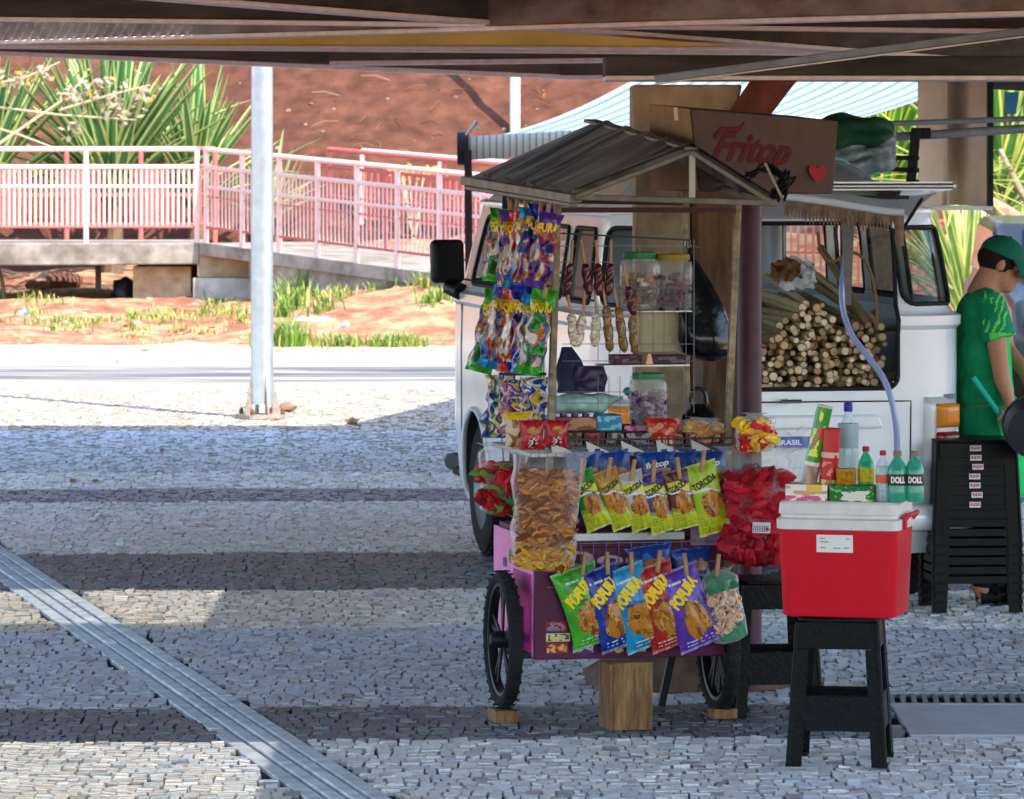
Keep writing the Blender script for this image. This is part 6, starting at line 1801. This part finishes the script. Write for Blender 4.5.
def ccarton(px0, px1, dep, h, dd, cf, base, label):
    a = on_lid(px0, 0, dep); b = on_lid(px1, 0, dep); w = (b-a).length
    t = thing('snack_carton', label, 'carton', (a+b)/2, CY)
    g = G(); g.box(-w/2, w/2, 0, .004, 0, h); g.box(-w/2, w/2, dd-.004, dd, 0, h*1.05); g.box(-w/2, -w/2+.004, .005, dd-.005, 0, h); g.box(w/2-.004, w/2, .005, dd-.005, 0, h); g.box(-w/2+.005, w/2-.005, .005, dd-.005, .001, .006)
    g.build('box', mat('cc_'+label[:9], base, .6, var=.1), t)
    g = G(); g.grid(lambda u, v: (-w/2+w*u, -.0015, h*v), 40, 16, cf=cf); g.build('front_print', mat('printed_card', rough=.5, attr=True), t)
    return t
ccarton(787, 828, .006, .052, .10, lambda u, v: lin('e0b84a') if (.5 < u < .88 and v > .55) else (lin('d0587a') if v < .3 and nz(u*4, v*3, 4) > -.1 else (lin('c99a70') if nz(u*3, v*3, 1) > .15 else lin('e2d8cc'))), lin('b09078'), 'open white and pink carton with a yellow mark, at the left lid end')
ccarton(830, 873, .006, .050, .07, lambda u, v: lin('d8cfc0') if ((u-.62)/.33)**2+((v-.35)/.35)**2 < 1+1.2*nz(u*4, v*4, 2) else (lin('7fae4a') if nz(u*8, v*5, 8) > .25 else lin('1f6a34')), lin('2a6a38'), 'low green and cream carton in front of the golden tub')

# ------------------------------------------------------------------ the man in green
PD = 21.95; PS = F/PD
PX0 = (985-HX)/PS
man = thing('person', 'man in a green cap and green jersey, looking down, holding a turquoise pole', 'person', (PX0, PD, 0), 0)
def pp(px, py, y=0.0): return Vector(((px-HX)/PS-PX0, y, CAMZ+(HY-py)/PS))
def remeshed(g, name, m, parent, vox=.009, smoothit=6, attr=None):
    me = g.mesh(name+'_source', M_dark); o = bpy.data.objects.new(name, me); C.objects.link(o)
    r = o.modifiers.new('r', 'REMESH'); r.mode = 'VOXEL'; r.voxel_size = vox
    s = o.modifiers.new('s', 'SMOOTH'); s.iterations = smoothit; s.factor = .5
    dg = bpy.context.evaluated_depsgraph_get(); dg.update()
    nm = bpy.data.meshes.new_from_object(o.evaluated_get(dg)); o.modifiers.clear(); o.data = nm; nm.materials.clear(); nm.materials.append(m)
    nm.polygons.foreach_set('use_smooth', [True]*len(nm.polygons))
    if attr:
        at = nm.color_attributes.new('Col', 'FLOAT_COLOR', 'CORNER'); arr = []
        for p in nm.polygons:
            c = attr(p.center, p.normal); arr.extend([c[0], c[1], c[2], 1.0]*p.loop_total)
        at.data.foreach_set('color', arr)
    nm.name = name; o.name = name; o.parent = parent; bpy.data.meshes.remove(me)
    return o
M_skin = mat('skin', lin('b07a5c'), .55, var=.08, vscale=20, spec=.4)
hd = pp(1002, 263)
g = G()
Mh = Matrix.Rotation(R(24), 4, 'Y')
g.ball(hd+Vector((-.012, 0, .022)), (.095, .074, .098), 20, 14, M=Mh)          # skull
g.ball(hd+Mh @ Vector((.030, 0, -.055)), (.062, .058, .068), 16, 10, M=Mh)     # jaw
g.ball(hd+Mh @ Vector((.070, 0, -.092)), (.024, .030, .020), 10, 8)            # chin
g.tube([hd+Mh @ Vector((.082, 0, .0)), hd+Mh @ Vector((.104, 0, -.030)), hd+Mh @ Vector((.086, 0, -.042))], [.010, .016, .014], 8)   # nose
g.tube([hd+Mh @ Vector((.078, -.022, -.064)), hd+Mh @ Vector((.088, 0, -.064)), hd+Mh @ Vector((.078, .022, -.064))], .009, 8)
for sy in (-1, 1):
    g.ball(hd+Mh @ Vector((-.008, sy*.074, -.012)), (.017, .010, .030), 10, 8, M=Mh)
    g.ball(hd+Mh @ Vector((.072, sy*.030, .008)), (.013, .014, .010), 8, 6)
g.tube([pp(982, 298), pp(987, 284), pp(992, 274), hd+Vector((-.025, 0, .0))], [.075, .066, .062, .06], 14)
g.tube([pp(981, 405), pp(980, 360), pp(979, 325), pp(982, 300)], [.10, .095, .11, .075], 14)
for sy in (-1, 1): g.tube([pp(983, 302, 0), pp(985, 303, sy*.10), pp(988, 308, sy*.165)], [.06, .06, .052], 12)
# near arm (his right, towards the camera)
g.tube([pp(988, 306, -.165), pp(991, 325, -.19), pp(993, 345, -.195), pp(996, 366, -.19)], [.052, .047, .043, .037], 12)
g.tube([pp(996, 364, -.19), pp(998, 378, -.19), pp(1003, 392, -.195), pp(1006, 404, -.2)], [.038, .037, .029, .023], 12)
g.tube([pp(1006, 402, -.2), pp(1006, 410, -.2), pp(1007, 417, -.2)], [.022, .034, .030], 12, flat=.6)
pole_a, pole_b = pp(969, 375, -.205), pp(1030, 462, -.235)
def onpole(t): return pole_a.lerp(pole_b, t)
for i, (t_, r_) in enumerate(((.46, .0085), (.52, .009), (.58, .0088), (.64, .008))):
    c = onpole(t_); b0 = pp(1010-i*1.5, 414+i*1.5, -.215)
    g.tube([b0, c+Vector((.0, -.020, .020)), c+Vector((-.018, -.016, -.004)), c+Vector((-.012, .002, -.018))], [r_*1.1, r_, r_, r_*.8], 8)
g.tube([pp(1004, 406, -.2), pp(998, 411, -.21), onpole(.40)+Vector((.01, -.016, .016))], [.012, .010, .008], 8)
# far arm bent forward on to the pole
g.tube([pp(988, 308, .165), pp(1002, 330, .2), pp(1012, 352, .18)], [.05, .044, .037], 12)
g.tube([pp(1012, 352, .18), pp(1026, 372, .06), pp(1032, 392, -.06)], [.037, .032, .022], 12)
g.ball(pp(1033, 398, -.08), (.03, .026, .04), 10, 8)
for i in range(4): g.tube([pp(1032, 398+i*3, -.09), pp(1036, 402+i*3, -.115), pp(1038, 406+i*3, -.10)], [.010, .009, .007], 6)
for sy in (-1, 1):
    g.tube([pp(982, 405, sy*.08), pp(985, 450, sy*.10), pp(984, 502, sy*.11)], [.095, .085, .058], 12)
    g.tube([pp(984, 502, sy*.11), pp(982, 540, sy*.11), pp(980, 585, sy*.11)], [.056, .055, .040], 12)
    g.tube([pp(980, 585, sy*.11), pp(984, 594, sy*.115), pp(1008, 596, sy*.125)], [.042, .040, .030], 10)
body_m = remeshed(g, 'body', M_skin, man, .0065, 3)
# jersey
g = G()
g.tube([pp(985, 408), pp(984, 385), pp(982, 350), pp(981, 322), pp(984, 302), pp(987, 291)], [.128, .128, .126, .128, .10, .062], 20)
for sy in (-1, 1):
    g.ball(pp(982, 318, sy*.09), (.11, .10, .13), 14, 10); g.ball(pp(983, 350, sy*.075), (.115, .10, .15), 14, 10); g.ball(pp(985, 390, sy*.075), (.122, .105, .13), 14, 10)
    g.tube([pp(984, 302, sy*.06), pp(987, 305, sy*.13), pp(991, 322, sy*.195), pp(995, 337, sy*.205)], [.07, .074, .073, .076], 16)
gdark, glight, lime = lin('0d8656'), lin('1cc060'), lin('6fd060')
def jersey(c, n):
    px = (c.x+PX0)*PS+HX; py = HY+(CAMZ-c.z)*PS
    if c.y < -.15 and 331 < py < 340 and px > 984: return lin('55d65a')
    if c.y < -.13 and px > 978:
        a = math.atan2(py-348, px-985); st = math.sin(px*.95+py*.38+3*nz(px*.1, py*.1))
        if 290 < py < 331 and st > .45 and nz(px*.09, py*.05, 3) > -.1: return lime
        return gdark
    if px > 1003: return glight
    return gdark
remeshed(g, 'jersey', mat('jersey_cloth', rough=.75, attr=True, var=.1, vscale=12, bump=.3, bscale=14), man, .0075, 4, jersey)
# shorts and dark trousers below
g = G()
g.tube([pp(985, 393), pp(985, 410), pp(985, 425)], [.118, .13, .13], 18)
for sy in (-1, 1):
    g.tube([pp(985, 405, sy*.075), pp(987, 440, sy*.085), pp(987, 480, sy*.09), pp(988, 500, sy*.09)], [.115, .118, .12, .125], 16)
g.ball(pp(1006, 440, 0), (.095, .15, .22), 12, 9); g.ball(pp(1008, 478, 0), (.09, .15, .12), 12, 9)
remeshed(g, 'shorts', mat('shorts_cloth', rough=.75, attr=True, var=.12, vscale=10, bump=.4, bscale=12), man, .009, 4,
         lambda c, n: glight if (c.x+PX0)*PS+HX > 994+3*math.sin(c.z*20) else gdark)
g = G()
for sy in (-1, 1): g.tube([pp(986, 480, sy*.09), pp(987, 520, sy*.1), pp(984, 585, sy*.11)], [.088, .08, .062], 14)
remeshed(g, 'trousers', mat('trousers_cloth', lin('151a26'), .8, var=.2), man, .009, 3)
for sy in (-1, 1):
    g = G(); g.tube([pp(978, 592, sy*.112), pp(990, 592, sy*.115), pp(1012, 596, sy*.125)], [.048, .046, .035], 12, flat=.8); g.build('shoe', mat('shoe_black', lin('101114'), .5), man, smooth=60)
# hair and cap
g = G(); g.ball(hd+Mh @ Vector((-.024, 0, .012)), (.092, .080, .086), 20, 12, M=Mh, jit=.02); g.ball(hd+Mh @ Vector((.005, 0, .02)), (.04, .080, .045), 16, 10, M=Mh)
g.build('hair', mat('dark_hair', lin('1d1512'), .8, bump=.6, bscale=90), man, smooth=60)
g = G()
def cf_(u, v):
    a = 2*math.pi*u; e = v*math.pi/2
    return hd+Mh @ (Vector((-.012+.103*math.cos(a)*math.cos(e), .089*math.sin(a)*math.cos(e), .030+.088*math.sin(e))))
g.grid(cf_, 36, 12); g.build('cap', mat('cap_green', lin('0c5f48'), .75, bump=.2), man, smooth=60)
g = G()
def br(u, v, dz=0.0):
    a = (u-.5)*2.2; r = 1+.62*v
    return hd+Mh @ Vector((-.012+.103*math.cos(a)*r+.02*v, .089*math.sin(a)*(1+.05*v), .032-.03*v*v-.02*v*abs(math.sin(a))+dz))
g.grid(br, 20, 6); g.grid(lambda u, v: br(u, v, -.004), 20, 6, flip=True); g.build('cap_brim', MATS['cap_green'], man, smooth=60)
g = G(); g.ball(hd+Mh @ Vector((-.012, 0, .119)), (.009, .009, .005), 10, 6); g.build('cap_button', MATS['cap_green'], man)
W0 = Vector((PX0, PD, 0))
g = G(); g.tube([W0+pole_a, W0+onpole(.5), W0+pole_b, W0+pole_a.lerp(pole_b, 1.45)], .0125, 12)
tag(g.build('turquoise_pole', mat('pole_turquoise', lin('1fb39a'), .35), smooth=40), 'thin turquoise pole held slantwise by the man in green', 'pole')
t = thing('basin', 'dark grey round basin at the right edge beside the pole', 'basin', P(1034, 428, 21.2))
g = G(); g.lathe([(.10, .06), (.125, .05), (.128, .0), (.118, -.06), (0, -.075)], 30, M=Matrix.Rotation(R(-76), 4, 'X')); g.build('shell', mat('basin_grey', lin('2b3038'), .4), t, smooth=50)
g = G(); g.lathe([(.122, .052), (.132, .058), (.132, .048)], 30, M=Matrix.Rotation(R(-76), 4, 'X')); g.build('rim', mat('basin_rim', lin('3a404a'), .4), t, smooth=50)
# parked car far right
t = thing('parked_car', 'dark grey car parked in the sun behind the man, mostly out of frame', 'car', (P(1095, 0, 38).x, 38, 0), R(90))
g = G()
prof = [(-2.0, .35), (-2.05, .6), (-1.95, .85), (-1.2, .95), (-.6, 1.38), (.7, 1.42), (1.4, 1.0), (2.0, .92), (2.1, .6), (2.05, .35)]
g.prism(prof, -.82, .82, M=Matrix.Rotation(R(90), 4, 'X')); g.build('body', mat('car_grey', lin('2c323b'), .3, metal=.2, coat=.3), t, bevel=.08, seg=4)
for sy in (-1, 1):
    g = G(); g.prism([(-1.05, .97), (-.56, 1.32), (.62, 1.36), (1.2, 1.02)], -.01, .01, M=Matrix.Translation((0, sy*.825, 0)) @ Matrix.Rotation(R(90), 4, 'X')); g.build('side_window', mat('car_glass', lin('10151a'), .08, coat=.5), t)
g = G(); g.add([(-1.26, -.66, .985), (-1.26, .66, .985), (-.66, .6, 1.37), (-.66, -.6, 1.37)], [(0, 1, 2, 3), (3, 2, 1, 0)], ); g.build('windscreen', MATS['car_glass'], t).location = (-.03, 0, .015)
for sx in (-1.3, 1.3):
    for sy in (-.75, .75):
        g = G(); g.lathe([(.0, -.1), (.30, -.1), (.32, -.07), (.32, .07), (.30, .1), (0, .1)], 24, M=Matrix.Translation((sx, sy, .32)) @ Matrix.Rotation(R(90), 4, 'X')); g.build('wheel', M_tyre, t, smooth=40)
for sy in (-.55, .55):
    g = G(); g.box(-2.09, -2.02, sy-.16, sy+.16, .66, .78); g.build('headlight', mat('headlight', lin('c8d0d8'), .1), t, bevel=.01)
# ------------------------------------------------------------------ camera, sky, sun
cam = bpy.data.cameras.new('camera'); co = bpy.data.objects.new('camera', cam); C.objects.link(co)
co.location = (0, 0, CAMZ); co.rotation_euler = (R(90), 0, 0)
cam.sensor_width = 36; cam.lens = F/1024*36; cam.shift_y = -(399.5-HY)/1024
cam.clip_start = .5; cam.clip_end = 2000
cam.dof.use_dof = True; cam.dof.focus_distance = 17.3; cam.dof.aperture_fstop = 18
sc = bpy.context.scene; sc.camera = co
w = bpy.data.worlds.new('World'); sc.world = w; w.use_nodes = True
nt = w.node_tree; bg = nt.nodes['Background']
sky = nt.nodes.new('ShaderNodeTexSky'); sky.sky_type = 'NISHITA'; sky.sun_disc = False
SUN_EL, SUN_AZ = R(52), R(145)      # azimuth clockwise from +Y (the view direction)
sky.sun_elevation = SUN_EL; sky.sun_rotation = SUN_AZ; sky.air_density = 1.0; sky.dust_density = .6
nt.links.new(sky.outputs[0], bg.inputs[0]); bg.inputs[1].default_value = .15
sd = bpy.data.lights.new('sun', 'SUN'); so = bpy.data.objects.new('sun', sd); C.objects.link(so)
sd.energy = 2.7; sd.angle = R(.5); sd.color = (1, .95, .87)
v = Vector((math.sin(SUN_AZ)*math.cos(SUN_EL), math.cos(SUN_AZ)*math.cos(SUN_EL), math.sin(SUN_EL)))
so.rotation_euler = v.to_track_quat('Z', 'Y').to_euler(); so.location = (3, -5, 12)
sc.view_settings.view_transform = 'Standard'; sc.view_settings.look = 'None'
sc.view_settings.exposure = 2.08; sc.view_settings.gamma = 1.0; sc.view_settings.use_curve_mapping = False
sc.cycles.max_bounces = 8; sc.cycles.transparent_max_bounces = 16; sc.cycles.diffuse_bounces = 4
sc.cycles.use_denoising = True
sc.cycles.sample_clamp_indirect = 6
print('OBJECTS', len(bpy.data.objects), 'FACES', sum(len(m.polygons) for m in bpy.data.meshes))
